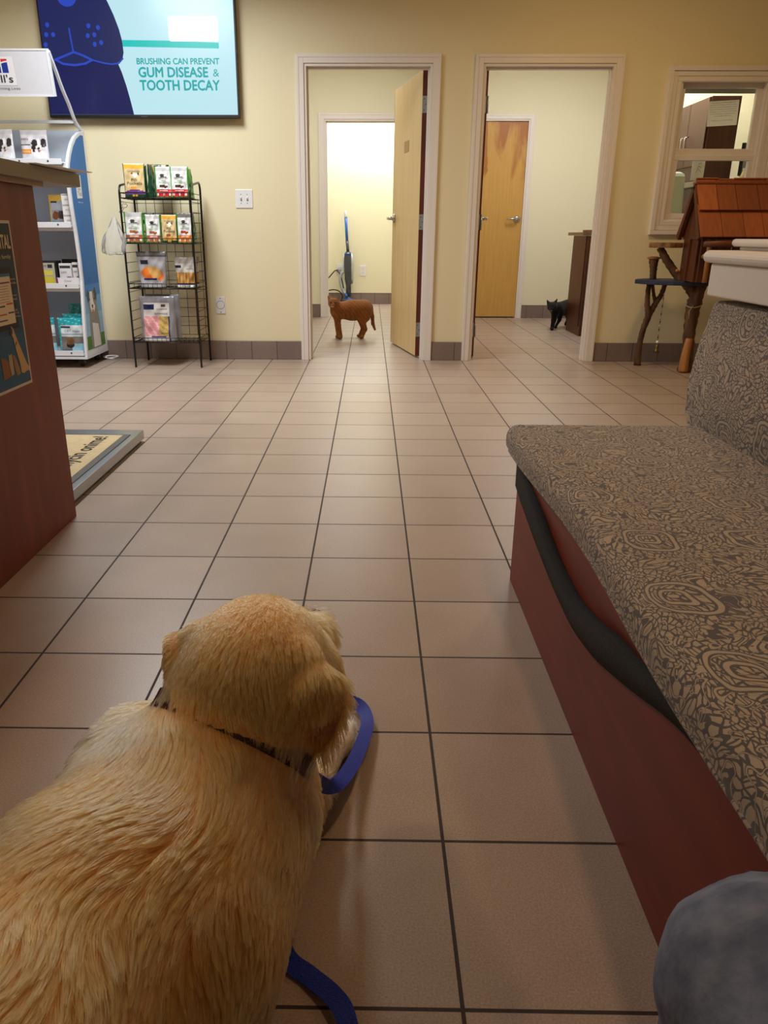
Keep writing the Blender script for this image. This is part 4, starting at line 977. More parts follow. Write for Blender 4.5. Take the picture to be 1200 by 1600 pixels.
for z in (Z1_, Z2_, Z3_, Z4_):
    b = MB(); zb = z-0.005
    for zz_ in (zb, zb+0.033): b.tube([(XL, YF-0.006, zz_), (XR, YF-0.006, zz_)], 0.0030, M_BWIRE, 6)
    for k in range(15): x = XL+0.012+(XR-XL-0.024)*k/14; b.tube([(x, YBK-0.006, zb), (x, YF-0.006, zb), (x, YF-0.006, zb+0.033)], 0.0019, M_BWIRE, 5)
    for k in range(3): y = YF+0.09*(k+1); b.tube([(XL, y, zb-0.002), (XR, y, zb-0.002)], 0.0026, M_BWIRE, 5)
    for x in (XL, XR): b.tube([(x, YF-0.006, zb), (x, YBK, zb)], 0.003, M_BWIRE, 6); b.tube([(x, YF-0.006, zb+0.033), (x, YBK, zb+0.033)], 0.0025, M_BWIRE, 6)
    b.build('basket_shelf', rack)
b = MB(); bn = [(-1.875, 1.072), (-1.866, 1.062), (-1.857, 1.070), (-1.838, 1.098), (-1.822, 1.100), (-1.812, 1.112), (-1.822, 1.124), (-1.832, 1.120), (-1.842, 1.126), (-1.850, 1.114), (-1.845, 1.104), (-1.862, 1.080), (-1.875, 1.072)]
b.tube([(x-0.003, YF-0.012, z) for x, z in bn], 0.0020, M_BWIRE, 5, False); b.build('bone_ornament', rack)
# clear plastic bag hanging at the rack's side
def bag_mesh():
    b = MB(); NU, NV = 28, 22; vs = []
    rg = np.random.default_rng(5); ph = rg.uniform(0, 6.28, 8)
    for j in range(NV+1):
        v = j/NV; r = 0.012+0.066*math.sin(min(1, v*1.25)*math.pi/2)**1.2
        for i in range(NU):
            a = 2*math.pi*i/NU; rr = r*(1+0.16*math.sin(5*a+ph[0]+4*v)+0.10*math.sin(9*a+ph[1]-7*v)+0.06*math.sin(13*a+11*v))
            vs.append((-1.910-0.028*v+rr*math.cos(a)*0.95, 5.10+rr*math.sin(a)*0.7, 1.035-0.235*v+0.012*math.sin(3*a+ph[2])*v))
    fs = [(j*NU+i, j*NU+(i+1) % NU, (j+1)*NU+(i+1) % NU, (j+1)*NU+i) for j in range(NV) for i in range(NU)]
    fs.append(tuple(NV*NU+i for i in range(NU))); b.add(vs, fs, M_CLEAR, True); return b
b = bag_mesh(); tag(b.build('plastic_bag', loc=(-1.92, 5.1, 1.03)), 'crumpled clear plastic bag hanging from left side of the wire rack', 'bag')
# display goods ----------------------------------------------------------------
def dogbag(u, v):
    if v > 0.86: return (200, 198, 204)
    if u < 0.42 and 0.26 < v < 0.40: return (226, 148, 44)
    if blob(u, v, 0.69, 0.43, 0.06, 0.035): return (34, 26, 28)
    if blob(u, v, 0.71, 0.355, 0.05, 0.025): return (190, 90, 92)
    if blob(u, v, 0.62, 0.545, 0.022, 0.02) or blob(u, v, 0.79, 0.55, 0.022, 0.02): return (20, 16, 18)
    if blob(u, v, 0.70, 0.46, 0.11, 0.10) or (abs(u-0.70) < 0.035 and 0.4 < v < 0.74): return (240, 236, 238)
    if blob(u, v, 0.56, 0.58, 0.12, 0.14) or blob(u, v, 0.86, 0.60, 0.11, 0.14) or blob(u, v, 0.50, 0.46, 0.06, 0.13): return (52, 46, 50)
    if blob(u, v, 0.72, 0.22, 0.24, 0.16): return (234, 232, 236)
    if u < 0.40 and 0.52 < v < 0.57: return (60, 62, 72)
    return (218, 216, 224)
WS = mat('film_222_220_228', (222, 220, 228), 0.22, var=0.05, coat=0.3)
GD = 'goods on the pet food display'
dg = pouch('dog_food_bag', 0.190, 0.205, 0.07, dogbag, WS, (("Hill's", 0.08, 0.34, 0.68, 0.76, (120, 40, 44)), ('CHICKEN', 0.06, 0.38, 0.30, 0.36, (250, 240, 220))), 'white bag with black and white puppy and orange band on upper shelf', 'dog food bag', GD, wr=0.005, seed=21, loc=(-2.448, 5.22, 1.385))
dup(dg, 'white puppy bag at far left of the upper shelf, cut by the frame', (-2.665, 5.20, 1.385), (0, 0, -0.25))
def goldbag(u, v):
    if u < 0.1 or u > 0.93 or v > 0.80: return (206, 168, 74)
    if u < 0.45 and 0.74 < v < 0.79: return (40, 44, 70)
    if v > 0.50: return (160, 164, 176)
    if blob(u, v, 0.35, 0.32, 0.16, 0.14): return (110, 66, 40)
    if blob(u, v, 0.65, 0.34, 0.18, 0.14): return (56, 50, 52)
    if blob(u, v, 0.62, 0.28, 0.08, 0.06): return (222, 214, 208)
    return (60, 140, 140) if v < 0.16 and u < 0.4 else (140, 140, 150)
pouch('treat_bag', 0.135, 0.200, 0.06, goldbag, mat('film_206_168_74', (206, 168, 74), 0.22, var=0.05, coat=0.3), (), 'gold edged cat and dog treat bag on the display middle shelf', 'treat bag', GD, seed=22, loc=(-2.352, 5.27, 0.985))
def carton(name, label, x0, x1, y0, y1, z0, z1, m, art=(), txt=(), cat='box', group=GD):
    t = thing(name, label, cat, ((x0+x1)/2, (y0+y1)/2, z0), group)
    b = MB(); b.box(x0, x1, y0, y1, z0, z1, m); o = b.build('carton', t, bevel=0.001)
    if art or txt:
        b = MB()
        for i, (u0, u1, v0, v1, c) in enumerate(art): b.flat([(x0+(x1-x0)*u0, z0+(z1-z0)*v0), (x0+(x1-x0)*u1, z0+(z1-z0)*v0), (x0+(x1-x0)*u1, z0+(z1-z0)*v1), (x0+(x1-x0)*u0, z0+(z1-z0)*v1)], y0-0.0006-0.0003*i, 'xz', flat(c))
        for s, u0, u1, v0, v1, c in txt: put_text(b, s, (x0+(x1-x0)*u0, y0-0.0025, z0+(z1-z0)*v0), ((x1-x0)*(u1-u0), 0, 0), (0, 0, (z1-z0)*(v1-v0)), flat(c))
        b.build('label_print', t, fixn=False)
    return t
MBX = mat('white_carton', (228, 226, 228), 0.5, var=0.03)
for k, nm in enumerate(('bottom', 'middle', 'top')):
    carton('medicine_box', 'white carton, %s one of the stack of three on display middle shelf' % nm, -2.285, -2.223, 5.16, 5.26, 0.985+0.0675*k, 0.985+0.0675*k+0.066, MBX, ((0.05, 0.95, 0.88, 0.94, (90, 90, 96)),), (('DENTAL', 0.35, 0.8, 0.4, 0.55, (120, 120, 130)),))
carton('chew_box', 'black and yellow carton left on the display lower shelf', -2.53, -2.395, 5.19, 5.30, 0.575, 0.745, mat('black_carton', (34, 32, 36), 0.4), ((0.0, 0.92, 0.06, 0.92, (180, 178, 170)), (0.1, 0.85, 0.1, 0.36, (206, 190, 60)), (0.3, 0.8, 0.42, 0.62, (216, 202, 90)), (0.55, 0.8, 0.72, 0.86, (50, 50, 54))), (('CHEWS', 0.1, 0.5, 0.76, 0.84, (60, 60, 66)),))
t = thing('display_tray', 'black and white counter tray holding white and purple cartons', 'tray', (-2.31, 5.22, 0.575), GD)
b = MB(); b.box(-2.388, -2.226, 5.30, 5.31, 0.575, 0.755, M_BLACK); b.box(-2.388, -2.384, 5.165, 5.30, 0.575, 0.70, M_BLACK); b.box(-2.230, -2.226, 5.165, 5.30, 0.575, 0.70, M_BLACK); b.box(-2.388, -2.226, 5.16, 5.30, 0.575, 0.579, M_BLACK); b.box(-2.388, -2.226, 5.16, 5.165, 0.575, 0.632, MBX); b.build('tray', t)
b = MB(); b.flat([(-2.388, 0.577), (-2.380, 0.577), (-2.380, 0.630), (-2.388, 0.630)], 5.1594, 'xz', flat((190, 60, 140))); put_text(b, 'Oravet', (-2.335, 5.159, 0.604), (0.05, 0, 0), (0, 0, 0.012), flat((120, 120, 130))); b.build('label_print', t, fixn=False)
AR = ((0.05, 0.95, 0.78, 0.90, (60, 60, 66)), (0.60, 0.95, 0.08, 0.40, (150, 100, 170)), (0.0, 1.0, 0.0, 0.05, (150, 100, 170)))
carton('dental_chew_box', 'white and purple carton tilted at left inside the counter tray', -2.374, -2.288, 5.19, 5.24, 0.580, 0.728, MBX, AR, (('CHEWS', 0.1, 0.6, 0.55, 0.64, (120, 120, 130)),))
carton('dental_chew_box', 'white and purple carton at right inside the counter tray', -2.278, -2.236, 5.19, 5.24, 0.580, 0.735, MBX, AR, (('CHEWS', 0.1, 0.8, 0.55, 0.64, (120, 120, 130)),))
def teal(u, v):
    if v < 0.04 or v > 0.78 or u < 0.13: return (36, 164, 178) if (v*9+u*2) % 1 < 0.86 else (120, 206, 212)
    if 0.70 < v < 0.76 and u < 0.45: return (40, 60, 110)
    if v > 0.46: return (216, 222, 228) if not (0.5 < v < 0.56) else (160, 176, 190)
    if blob(u, v, 0.44, 0.34, 0.14, 0.11): return (120, 84, 52)
    if blob(u, v, 0.44, 0.22, 0.13, 0.09): return (36, 32, 36)
    if u > 0.5 and v < 0.26: return (150, 200, 222)
    if v < 0.09: return (50, 90, 150)
    return (120, 114, 112)
TS = mat('film_36_164_178', (36, 164, 178), 0.22, var=0.05, coat=0.3)
tl = pouch('dental_chew_bag', 0.208, 0.245, 0.08, teal, TS, (("C.E.T. chews", 0.25, 0.8, 0.60, 0.66, (90, 140, 180)),), 'teal dental chew bag with beagle picture at front of the bottom shelf', 'chew bag', GD, wr=0.006, seed=31, loc=(-2.325, 5.165, 0.106))
dup(tl, 'teal chew bag standing second in the bottom shelf row', (-2.322, 5.26, 0.106), (0, 0, 0.05), (0.95, 1, 1.09))
dup(tl, 'teal chew bag standing last in the bottom shelf row, tallest', (-2.315, 5.36, 0.106), (0, 0, -0.03), (0.86, 1, 1.34))
dup(tl, 'teal chew bag at left of the bottom shelf behind the counter edge', (-2.56, 5.18, 0.106), (0, 0, 0.0))
b = MB(); pts = []
for k in range(34):
    a = k*0.58; q_ = 0.7+0.3*math.sin(0.31*k); pts.append((-2.163+0.055*q_*math.cos(a)+0.012*math.sin(0.4*k), 5.495+0.034*q_*math.sin(a), 0.005+0.012*(1+math.sin(a*0.5+1))))
b.tube(pts, 0.0038, M_WHITE, 7); tag(b.build('power_cord', loc=(-2.165, 5.5, 0)), 'white coiled cord on the floor beside the blue display', 'cord')

# ================================================================== BENCH AND HALF WALL
t = thing('upholstered_bench', 'long bench with arabesque grey cushions and mahogany front at right', 'bench', (0.6, 0.3, 0))
BX, BY0, BY1 = 0.285, -1.3, 1.353
b = MB(); b.box(0.302, 0.903, BY0, BY1-0.002, 0.0, 0.372, M_BENCHWOOD); b.build('base', t)
# wavy lower front board and charcoal carpet band along its top edge
low = [(1.353, 0.285), (1.27, 0.268), (1.178, 0.253), (1.08, 0.238), (0.97, 0.224), (0.86, 0.212), (0.76, 0.206), (0.67, 0.204), (0.58, 0.214), (0.50, 0.228), (0.43, 0.247), (0.35, 0.270), (0.28, 0.292), (0.20, 0.318), (0.12, 0.338), (0.03, 0.346), (-0.08, 0.343), (-0.3, 0.335), (-0.7, 0.30), (-1.3, 0.28)]
wid = [0.085, 0.078, 0.074, 0.066, 0.056, 0.050, 0.050, 0.054, 0.058, 0.062, 0.060, 0.052, 0.045, 0.040, 0.030, 0.020, 0.018, 0.02, 0.03, 0.03]
lowc = [tuple(p) for p in catmull([(y, z, 0) for y, z in low], 5)]; widc = [p[0] for p in catmull([(w_, 0, 0) for w_ in wid], 5)]
b = MB()
for i in range(len(lowc)-1):
    (ya, za, _), (yb, zb, _) = lowc[i], lowc[i+1]
    b.prism([(yb, 0.0), (ya, 0.0), (ya, za+0.004), (yb, zb+0.004)], BX, 0.303, 'yz', M_BENCHWOOD)
import bmesh as _bm
o_ = b.build('front_board', t)
bm_ = _bm.new(); bm_.from_mesh(o_.data); _bm.ops.remove_doubles(bm_, verts=bm_.verts, dist=1e-5); bm_.to_mesh(o_.data); bm_.free()
b = MB(); vs = []
for (y, z, _), w_ in zip(lowc, widc):
    zt = min(z+w_, 0.371); vs += [(BX-0.006, y, z), (BX-0.007, y, zt-0.004), (0.300, y, zt), (0.300, y, z)]
fs = [(i*4+k, i*4+(k+1) % 4, (i+1)*4+(k+1) % 4, (i+1)*4+k) for i in range(len(lowc)-1) for k in range(4)]+[(0, 1, 2, 3), tuple((len(lowc)-1)*4+k for k in range(4))]
b.add(vs, fs, M_CHARCOAL, True); b.build('carpet_band', t)
# sagging upper panel: a bent sheet between band and cushion
b = MB(); N = 40; vs = []
for i in range(N+1):
    y = 1.30-(1.30-0.22)*i/N; 
    for k in range(9):
        z = 0.17+0.205*k/8; dip = 0.016*math.sin(math.pi*min(1, max(0, (z-0.20)/0.17)))
        vs.append((0.3015-0.012*math.exp(-((z-0.345)/0.03)**2), y, z))
fs = [(i*9+k, i*9+k+1, (i+1)*9+k+1, (i+1)*9+k) for i in range(N) for k in range(8)]
b.add(vs, fs, M_BENCHWOOD, True); b.build('upper_panel', t)
b = MB(); edge = [(0.247+0.020*math.sin(math.pi*min(1, max(0, (1.30-y)/1.25)))**2, y) for y in [1.400-0.06*k for k in range(46)]]
b.prism(edge+[(0.90, edge[-1][1]), (0.90, 1.400)], 0.373, 0.452, 'xy', M_FABRIC); o_ = b.build('seat_cushion', t, bevel=0.033, seg=5, smooth=True)
b = MB(); b.tube([(x+0.006, y, 0.388) for x, y in edge[::-1][:-1]]+[(0.275, 1.397, 0.388), (0.80, 1.3985, 0.388)], 0.004, M_FABRIC, 6); b.build('piping', t)
b = MB(); pf = [(0.772, 0.430), (0.757, 0.470), (0.752, 0.550), (0.764, 0.645), (0.790, 0.762), (0.800, 0.772), (0.88, 0.772), (0.903, 0.70), (0.903, 0.430)]
b.prism(pf, BY0, 1.462, 'xz', M_FABRIC); b.build('back_cushion', t, bevel=0.030, seg=4, smooth=True)
b = MB(); b.box(0.905, 1.05, BY0, 1.45, 0, 0.782, M_WALL); struct(b.build('wall_low'))
def nosed(name, x0, y1, z0, z1, nz, proud, x1=1.15):
    b = MB(); b.box(x0, x1, BY0, y1, z0, nz, M_TRIM); r = (z1-nz)/2
    pr = [(x1, nz), (x0, nz)]+[(x0-proud+r-r*math.sin(a), nz+r-r*math.cos(a)) for a in [k*math.pi/8 for k in range(9)]]+[(x1, z1)]
    b.prism(pr, BY0, y1+proud, 'xz', M_TRIM); return struct(b.build(name, bevel=0.006, seg=3))
nosed('trim_6', 0.772, 1.475, 0.783, 0.897, 0.866, 0.018)
nosed('trim_7', 0.850, 1.50, 0.897, 0.925, 0.906, 0.016)

# ================================================================== CAT TREE
t = thing('cat_tree', 'rustic branch cat tree with shingled house roof and blue shelf', 'cat tree', (2.3, 5.1, 0))
def branch(name, pts, rs, m=M_BARK, seed=0, n=12):
    b = MB(); rg = np.random.default_rng(seed); P = catmull(pts, 6); R = [p[0] for p in catmull([(r, 0, 0) for r in rs], 6)]
    b.tube(P, R, m, n); 
    for i, v in enumerate(b.v):
        k = 1+0.10*math.sin(i*2.399+seed)+rg.normal()*0.03; c = P[min(i//n, len(P)-1)]; q = c+(Vector(v)-c)*k; b.v[i] = tuple(q)
    return b.build(name, t)
branch('trunk', [(2.178, 5.08, 0.0), (2.185, 5.09, 0.12), (2.180, 5.1, 0.30), (2.182, 5.1, 0.46), (2.20, 5.1, 0.56), (2.24, 5.09, 0.72), (2.26, 5.06, 0.90)], [0.052, 0.043, 0.041, 0.050, 0.042, 0.040, 0.038], seed=1)
b = MB(); P = catmull([(2.155, 5.045, 0.004), (2.158, 5.052, 0.10), (2.172, 5.062, 0.24)], 6); 
b.tube(P, [0.034*(1-0.35*(i/len(P))**2) for i in range(len(P))], M_PEELED, 12); b.build('peeled_patch', t)
branch('branch', [(2.19, 5.1, 0.52), (2.13, 5.12, 0.60), (2.055, 5.15, 0.665), (1.97, 5.17, 0.77), (1.915, 5.18, 0.852)], [0.040, 0.036, 0.029, 0.026, 0.024], seed=2)
branch('branch', [(1.928, 5.375, 0.0), (1.925, 5.375, 0.14), (1.935, 5.37, 0.26), (1.957, 5.36, 0.37), (1.935, 5.35, 0.46), (1.925, 5.34, 0.60)], [0.027, 0.022, 0.021, 0.024, 0.019, 0.017], seed=3)
branch('branch', [(1.957, 5.36, 0.36), (2.00, 5.36, 0.46), (2.03, 5.35, 0.52), (2.045, 5.34, 0.60)], [0.022, 0.020, 0.018, 0.016], seed=4)
branch('branch', [(2.00, 5.36, 0.46), (1.975, 5.36, 0.53), (1.955, 5.35, 0.60)], [0.014, 0.012, 0.011], seed=5)
branch('post', [(1.936, 5.30, 0.63), (1.930, 5.30, 0.70), (1.924, 5.30, 0.772)], [0.022, 0.025, 0.034], seed=6)
b = MB(); b.lathe([(0.036, 0), (0.049, 0.006), (0.047, 0.014), (0.02, 0.020)], (1.924, 5.30, 0.770), M_PEELED, n=14); b.build('knob_cap', t)
b = MB(); pg = []
for k in range(22):
    a = 2*math.pi*k/22; r = 1+0.07*math.sin(3*a+1)+0.04*math.sin(7*a); pg.append((1.957+0.112*r*math.cos(a), 5.18+0.12*r*math.sin(a)))
b.prism(pg, 0.851, 0.885, 'xy', mat('slab_bark', (160, 118, 72), 0.8, scale=22, c2=(92, 62, 38), bump=0.6)); b.build('perch', t, bevel=0.004)
b = MB(); sh = [(1.805, 5.30), (1.87, 5.16), (2.0, 5.07), (2.2, 5.02), (2.42, 5.0), (2.6, 5.05), (2.6, 5.30), (2.4, 5.40), (2.1, 5.42), (1.9, 5.40)]
b.prism(sh, 0.602, 0.634, 'xy', M_BLUEWOOD); b.build('shelf', t, bevel=0.006)
b = MB(); b.lathe([(0.012, 0), (0.010, 0.012)], (2.035, 5.118, 0.700), M_PEELED, (-0.2, -1, 0.1), 10); b.build('cut_knot', t)
b = MB(); rp_ = [(2.185+0.052*math.cos(a), 5.10+0.052*math.sin(a), 0.475+0.02*math.sin(a*1.0+0.6)) for a in [k*math.pi/12 for k in range(25)]]; b.tube(rp_, 0.004, mat('twine', (190, 170, 130), 0.9), 6, False); b.tube([(2.16, 5.05, 0.47), (2.135, 5.045, 0.43), (2.14, 5.045, 0.38)], 0.003, MATS['twine'], 5); b.build('twine', t)
# house: shingled roof and plank walls
RX0, RX1, YE0, YRD, YE1, ZE, ZR = 2.030, 2.78, 4.815, 5.005, 5.185, 0.915, 1.245
b = MB()
def slope(y_e, sgn, nrows=2):
    d = Vector((0, YRD-y_e, ZR-ZE)); L = d.length; dn = d.normalized(); nn = Vector((0, -dn.z*sgn, dn.y*sgn)) if sgn > 0 else Vector((0, dn.z, -dn.y))
    rg = random.Random(3 if sgn > 0 else 4)
    for r in range(nrows):
        x = RX0+(0.004 if r else 0.0); base = Vector((0, y_e, ZE))+dn*(L*r/nrows-0.012)
        while x < RX1:
            wd = rg.choice([0.115, 0.145, 0.10, 0.125]); x2 = min(x+wd, RX1); ln = L/nrows+0.05+rg.uniform(-0.006, 0.006)
            c = base+dn*(ln/2)+nn*(0.016-0.010*0+0.004)+Vector(((x+x2)/2, 0, 0))
            tilt = 0.012; a_ = dn*(ln/2)-nn*tilt; b.obox(c+nn*(0.006), ((x2-x)/2-0.002, 0, 0), nn*0.0055, a_, M_SHINGLE); x = x2
slope(YE0, 1); slope(YE1, -1)
b.build('roof_shingles', t)
b = MB(); b.box(RX0-0.004, RX1, YRD-0.030, YRD+0.030, ZR+0.006, ZR+0.022, M_SHINGLE); b.build('ridge_cap', t, bevel=0.003)
b = MB(); b.prism([(YE0+0.012, ZE-0.006), (YE1-0.012, ZE-0.006), (YRD, ZR-0.004)], RX0+0.035, RX1-0.03, 'yz', M_PLANK); b.build('gable', t)
b = MB()
for e in (YE0, YE1):
    dn = Vector((0, YRD-e, ZR-ZE)); b.obox((RX0+0.010, (e+YRD)/2, (ZE+ZR)/2-0.005), (0.012, 0, 0), dn*0.5, Vector((0, dn.z, -dn.y)).normalized()*0.016, M_PLANK)
b.build('rake_board', t)
for i, (x, y, wx, wy) in enumerate(((2.075, 5.09, 0.012, 0.055), (2.085, 4.97, 0.012, 0.055), (2.13, 4.885, 0.045, 0.012), (2.235, 4.885, 0.05, 0.012), (2.345, 4.885, 0.05, 0.012), (2.46, 4.885, 0.05, 0.012), (2.57, 4.885, 0.05, 0.012))):
    b = MB(); b.box(x-wx, x+wx, y-wy, y+wy, 0.634, 0.908, M_PLANK); b.build('wall_plank', t, bevel=0.003)
b = MB(); b.tube([(2.065, 4.79, 0.880), (2.20, 4.785, 0.884), (2.45, 4.78, 0.878), (2.7, 4.79, 0.882)], [0.020, 0.022, 0.019, 0.02], wood_mat('red_log', (126, 66, 34), (84, 42, 22), (1, 8, 8), 3, 0.5, 1.0), 10); b.build('log_rail', t)
b = MB(); b.tube([(2.10, 4.86, 0.80), (2.085, 4.80, 0.806), (2.075, 4.77, 0.806)], [0.013, 0.015, 0.011], M_PEELED, 10); b.build('peg', t)
b = MB(); b.tube([(2.13, 4.85, 0.634), (2.128, 4.85, 0.91)], 0.016, M_PEELED, 9); b.build('corner_post', t)
t2 = thing('bell_toy', 'small brass bell on a beaded cord hanging from the blue shelf', 'bell', (2.012, 5.24, 0.60))
b = MB(); b.tube([(2.010, 5.24, 0.602), (2.011, 5.238, 0.45), (2.009, 5.24, 0.30), (2.011, 5.24, 0.172)], 0.0018, mat('dark_cord', (60, 50, 40), 0.8), 5); b.build('cord', t2)
for k in range(13):
    b = MB(); b.ball((2.010, 5.2395, 0.225+0.028*k), (0.0048, 0.0048, 0.008), mat('pale_bead', (196, 186, 168), 0.4) if k % 2 else mat('dark_bead', (48, 40, 36), 0.4), 5); b.build('bead', t2)
b = MB(); b.ball((2.011, 5.24, 0.192), 0.0115, glow('x', (0, 0, 0), 0) if False else mat('white_bead', (245, 240, 235), 0.15, var=0.02), 9); b.build('bead', t2)
b = MB(); b.lathe([(0.006, 0.176), (0.010, 0.170), (0.013, 0.150), (0.016, 0.132), (0.025, 0.116), (0.023, 0.116), (0.012, 0.135)], (2.012, 5.24, 0), mat('old_brass', (120, 104, 66), 0.4, 0.8), n=16); b.build('bell', t2)
# ================================================================== EXAM ROOM CABINET, VACUUM
t = thing('exam_cabinet', 'dark brown exam room cabinet with speckled stone top behind right doorway', 'cabinet', (2.25, 7.45, 0))
b = MB(); b.box(1.93, 2.60, 7.20, 7.74, 0.0, 0.925, M_DARKWOOD); b.box(1.922, 1.93, 7.245, 7.74, 0.09, 0.925, M_DARKWOOD); b.build('body', t, bevel=0.002)
b = MB(); b.box(1.955, 2.60, 7.185, 7.20, 0.10, 0.915, M_DARKWOOD); b.build('door', t, bevel=0.003)
b = MB(); b.box(1.868, 2.615, 7.16, 7.76, 0.927, 0.957, M_GRANITE); b.build('countertop', t, bevel=0.003)
b = MB(); b.box(1.96, 2.3, 7.25, 7.55, 0.958, 0.978, mat('brown_folder', (120, 74, 50), 0.6)); tag(b.build('folder', loc=(2.1, 7.4, 0.958), bevel=0.002), 'brown folder lying on the speckled exam cabinet top', 'folder')

vac = thing('stick_vacuum', 'blue and charcoal stick vacuum leaning upright against far room wall', 'vacuum cleaner', (-0.435, 10.74, 0))
VB, VG, VL = mat('vacuum_blue', (24, 92, 170), 0.35), mat('vacuum_charcoal', (62, 66, 72), 0.4), mat('vacuum_pale', (206, 212, 218), 0.35)
b = MB(); b.tube([(-0.452, 10.80, 0.82), (-0.470, 10.815, 1.14)], 0.019, VB, 12); b.build('tube', vac)
b = MB(); b.lathe([(0.020, 0), (0.021, 0.02), (0.017, 0.06), (0.012, 0.085)], (-0.470, 10.815, 1.14), VL, (-0.06, 0.05, 1), 12); b.build('handle', vac)
b = MB(); b.tube([(-0.440, 10.785, 0.70), (-0.446, 10.79, 0.77), (-0.452, 10.80, 0.84)], [0.022, 0.020, 0.022], VG, 12); b.build('neck', vac)
b = MB(); b.tube([(-0.432, 10.77, 0.11), (-0.432, 10.77, 0.26), (-0.438, 10.775, 0.34), (-0.440, 10.78, 0.50), (-0.441, 10.785, 0.64), (-0.440, 10.785, 0.70)], [0.034, 0.036, 0.047, 0.050, 0.049, 0.036], VG, 16); b.build('body', vac)
b = MB(); b.lathe([(0.049, 0), (0.051, 0.008), (0.049, 0.016)], (-0.441, 10.785, 0.665), VB, n=16); b.build('collar_ring', vac)
b = MB(); b.tube([(-0.384, 10.775, 0.36), (-0.384, 10.775, 0.62), (-0.392, 10.78, 0.68)], [0.016, 0.018, 0.012], VL, 12); b.tube([(-0.384, 10.775, 0.28), (-0.384, 10.775, 0.36)], [0.014, 0.016], mat('vacuum_olive', (130, 132, 110), 0.4), 12); b.build('cup', vac)
b = MB(); b.tube([(-0.499, 10.775, 0.42), (-0.499, 10.775, 0.62), (-0.492, 10.78, 0.67)], [0.008, 0.010, 0.008], VL, 10); b.build('side_rail', vac)
b = MB(); hp = catmull([(-0.505, 10.76, 0.44), (-0.545, 10.75, 0.38), (-0.545, 10.74, 0.28), (-0.505, 10.735, 0.18), (-0.478, 10.74, 0.15)], 10); b.tube(hp, [0.017+0.0018*(i % 2) for i in range(len(hp))], mat('vacuum_hose', (150, 156, 160), 0.45), 12); b.build('hose', vac)
b = MB(); b.tube([(-0.475, 10.74, 0.145), (-0.455, 10.745, 0.10)], 0.022, VB, 10); b.build('hose_cuff', vac)
b = MB(); b.lathe([(0.020, -0.012), (0.042, -0.012), (0.044, 0), (0.042, 0.012), (0.012, 0.014)], (-0.425, 10.71, 0.050), VB, (0, -1, 0), 18); b.lathe([(0.010, 0.014), (0.008, 0.018)], (-0.425, 10.71, 0.050), VL, (0, -1, 0), 12); b.build('wheel', vac)
b = MB(); b.box(-0.53, -0.34, 10.72, 10.84, 0.0, 0.085, VG); b.build('floor_head', vac, bevel=0.02)
b = MB(); cd_ = catmull([(-0.565, 10.868, 0.48), (-0.60, 10.84, 0.455), (-0.625, 10.80, 0.45), (-0.69, 10.78, 0.38), (-0.76, 10.78, 0.30), (-0.80, 10.78, 0.16), (-0.78, 10.78, 0.08), (-0.74, 10.77, 0.17), (-0.66, 10.76, 0.20), (-0.57, 10.75, 0.185), (-0.52, 10.74, 0.12), (-0.55, 10.73, 0.03), (-0.60, 10.72, 0.008)], 8)
b.tube(cd_, 0.008, M_BLACK, 8); b.build('cord', vac)
b = MB(); b.tube([(-0.60, 10.835, 0.455), (-0.56, 10.80, 0.42), (-0.53, 10.77, 0.36), (-0.50, 10.765, 0.22)], 0.008, M_BLACK, 8); b.box(-0.585, -0.54, 10.83, 10.871, 0.465, 0.50, VL); b.build('plug', vac)

# ================================================================== CATS
def fur_mat(name, base, dark, bands=None, rough=0.8):
    m, nt, b = base_mat(name)
    tc = node(nt, 'ShaderNodeTexCoord'); n1 = node(nt, 'ShaderNodeTexNoise'); n1.inputs['Scale'].default_value = 18; n1.inputs['Detail'].default_value = 5
    nt.links.new(tc.outputs['Object'], n1.inputs['Vector'])
    col = mixc(nt, n1.outputs[0], srgb(dark), srgb(base))
    if bands:
        wv = node(nt, 'ShaderNodeTexWave', wave_type='BANDS', bands_direction='DIAGONAL'); wv.inputs['Scale'].default_value = bands; wv.inputs['Distortion'].default_value = 5; wv.inputs['Detail'].default_value = 2; wv.inputs['Detail Scale'].default_value = 2
        nt.links.new(tc.outputs['Object'], wv.inputs['Vector'])
        col = mixc(nt, mathn(nt, 'MULTIPLY', mathn(nt, 'GREATER_THAN', wv.outputs[0], 0.62), 0.55), col, srgb(dark))
    nt.links.new(col, b.inputs['Base Color']); b.inputs['Roughness'].default_value = rough; b.inputs['Sheen Weight'].default_value = 0.1; b.inputs['Specular IOR Level'].default_value = 0.2
    n2 = node(nt, 'ShaderNodeTexNoise'); n2.inputs['Scale'].default_value = 160; nt.links.new(tc.outputs['Object'], n2.inputs['Vector'])
    bp = node(nt, 'ShaderNodeBump'); bp.inputs['Strength'].default_value = 0.5; bp.inputs['Distance'].default_value = 0.003; nt.links.new(n2.outputs[0], bp.inputs['Height']); nt.links.new(bp.outputs[0], b.inputs['Normal'])
    return m
M_GINGER = fur_mat('ginger_fur', (176, 114, 58), (118, 70, 34), 14)
M_BLACKFUR = fur_mat('black_fur', (16, 15, 17), (9, 9, 10), rough=0.7)
CY = 6.92
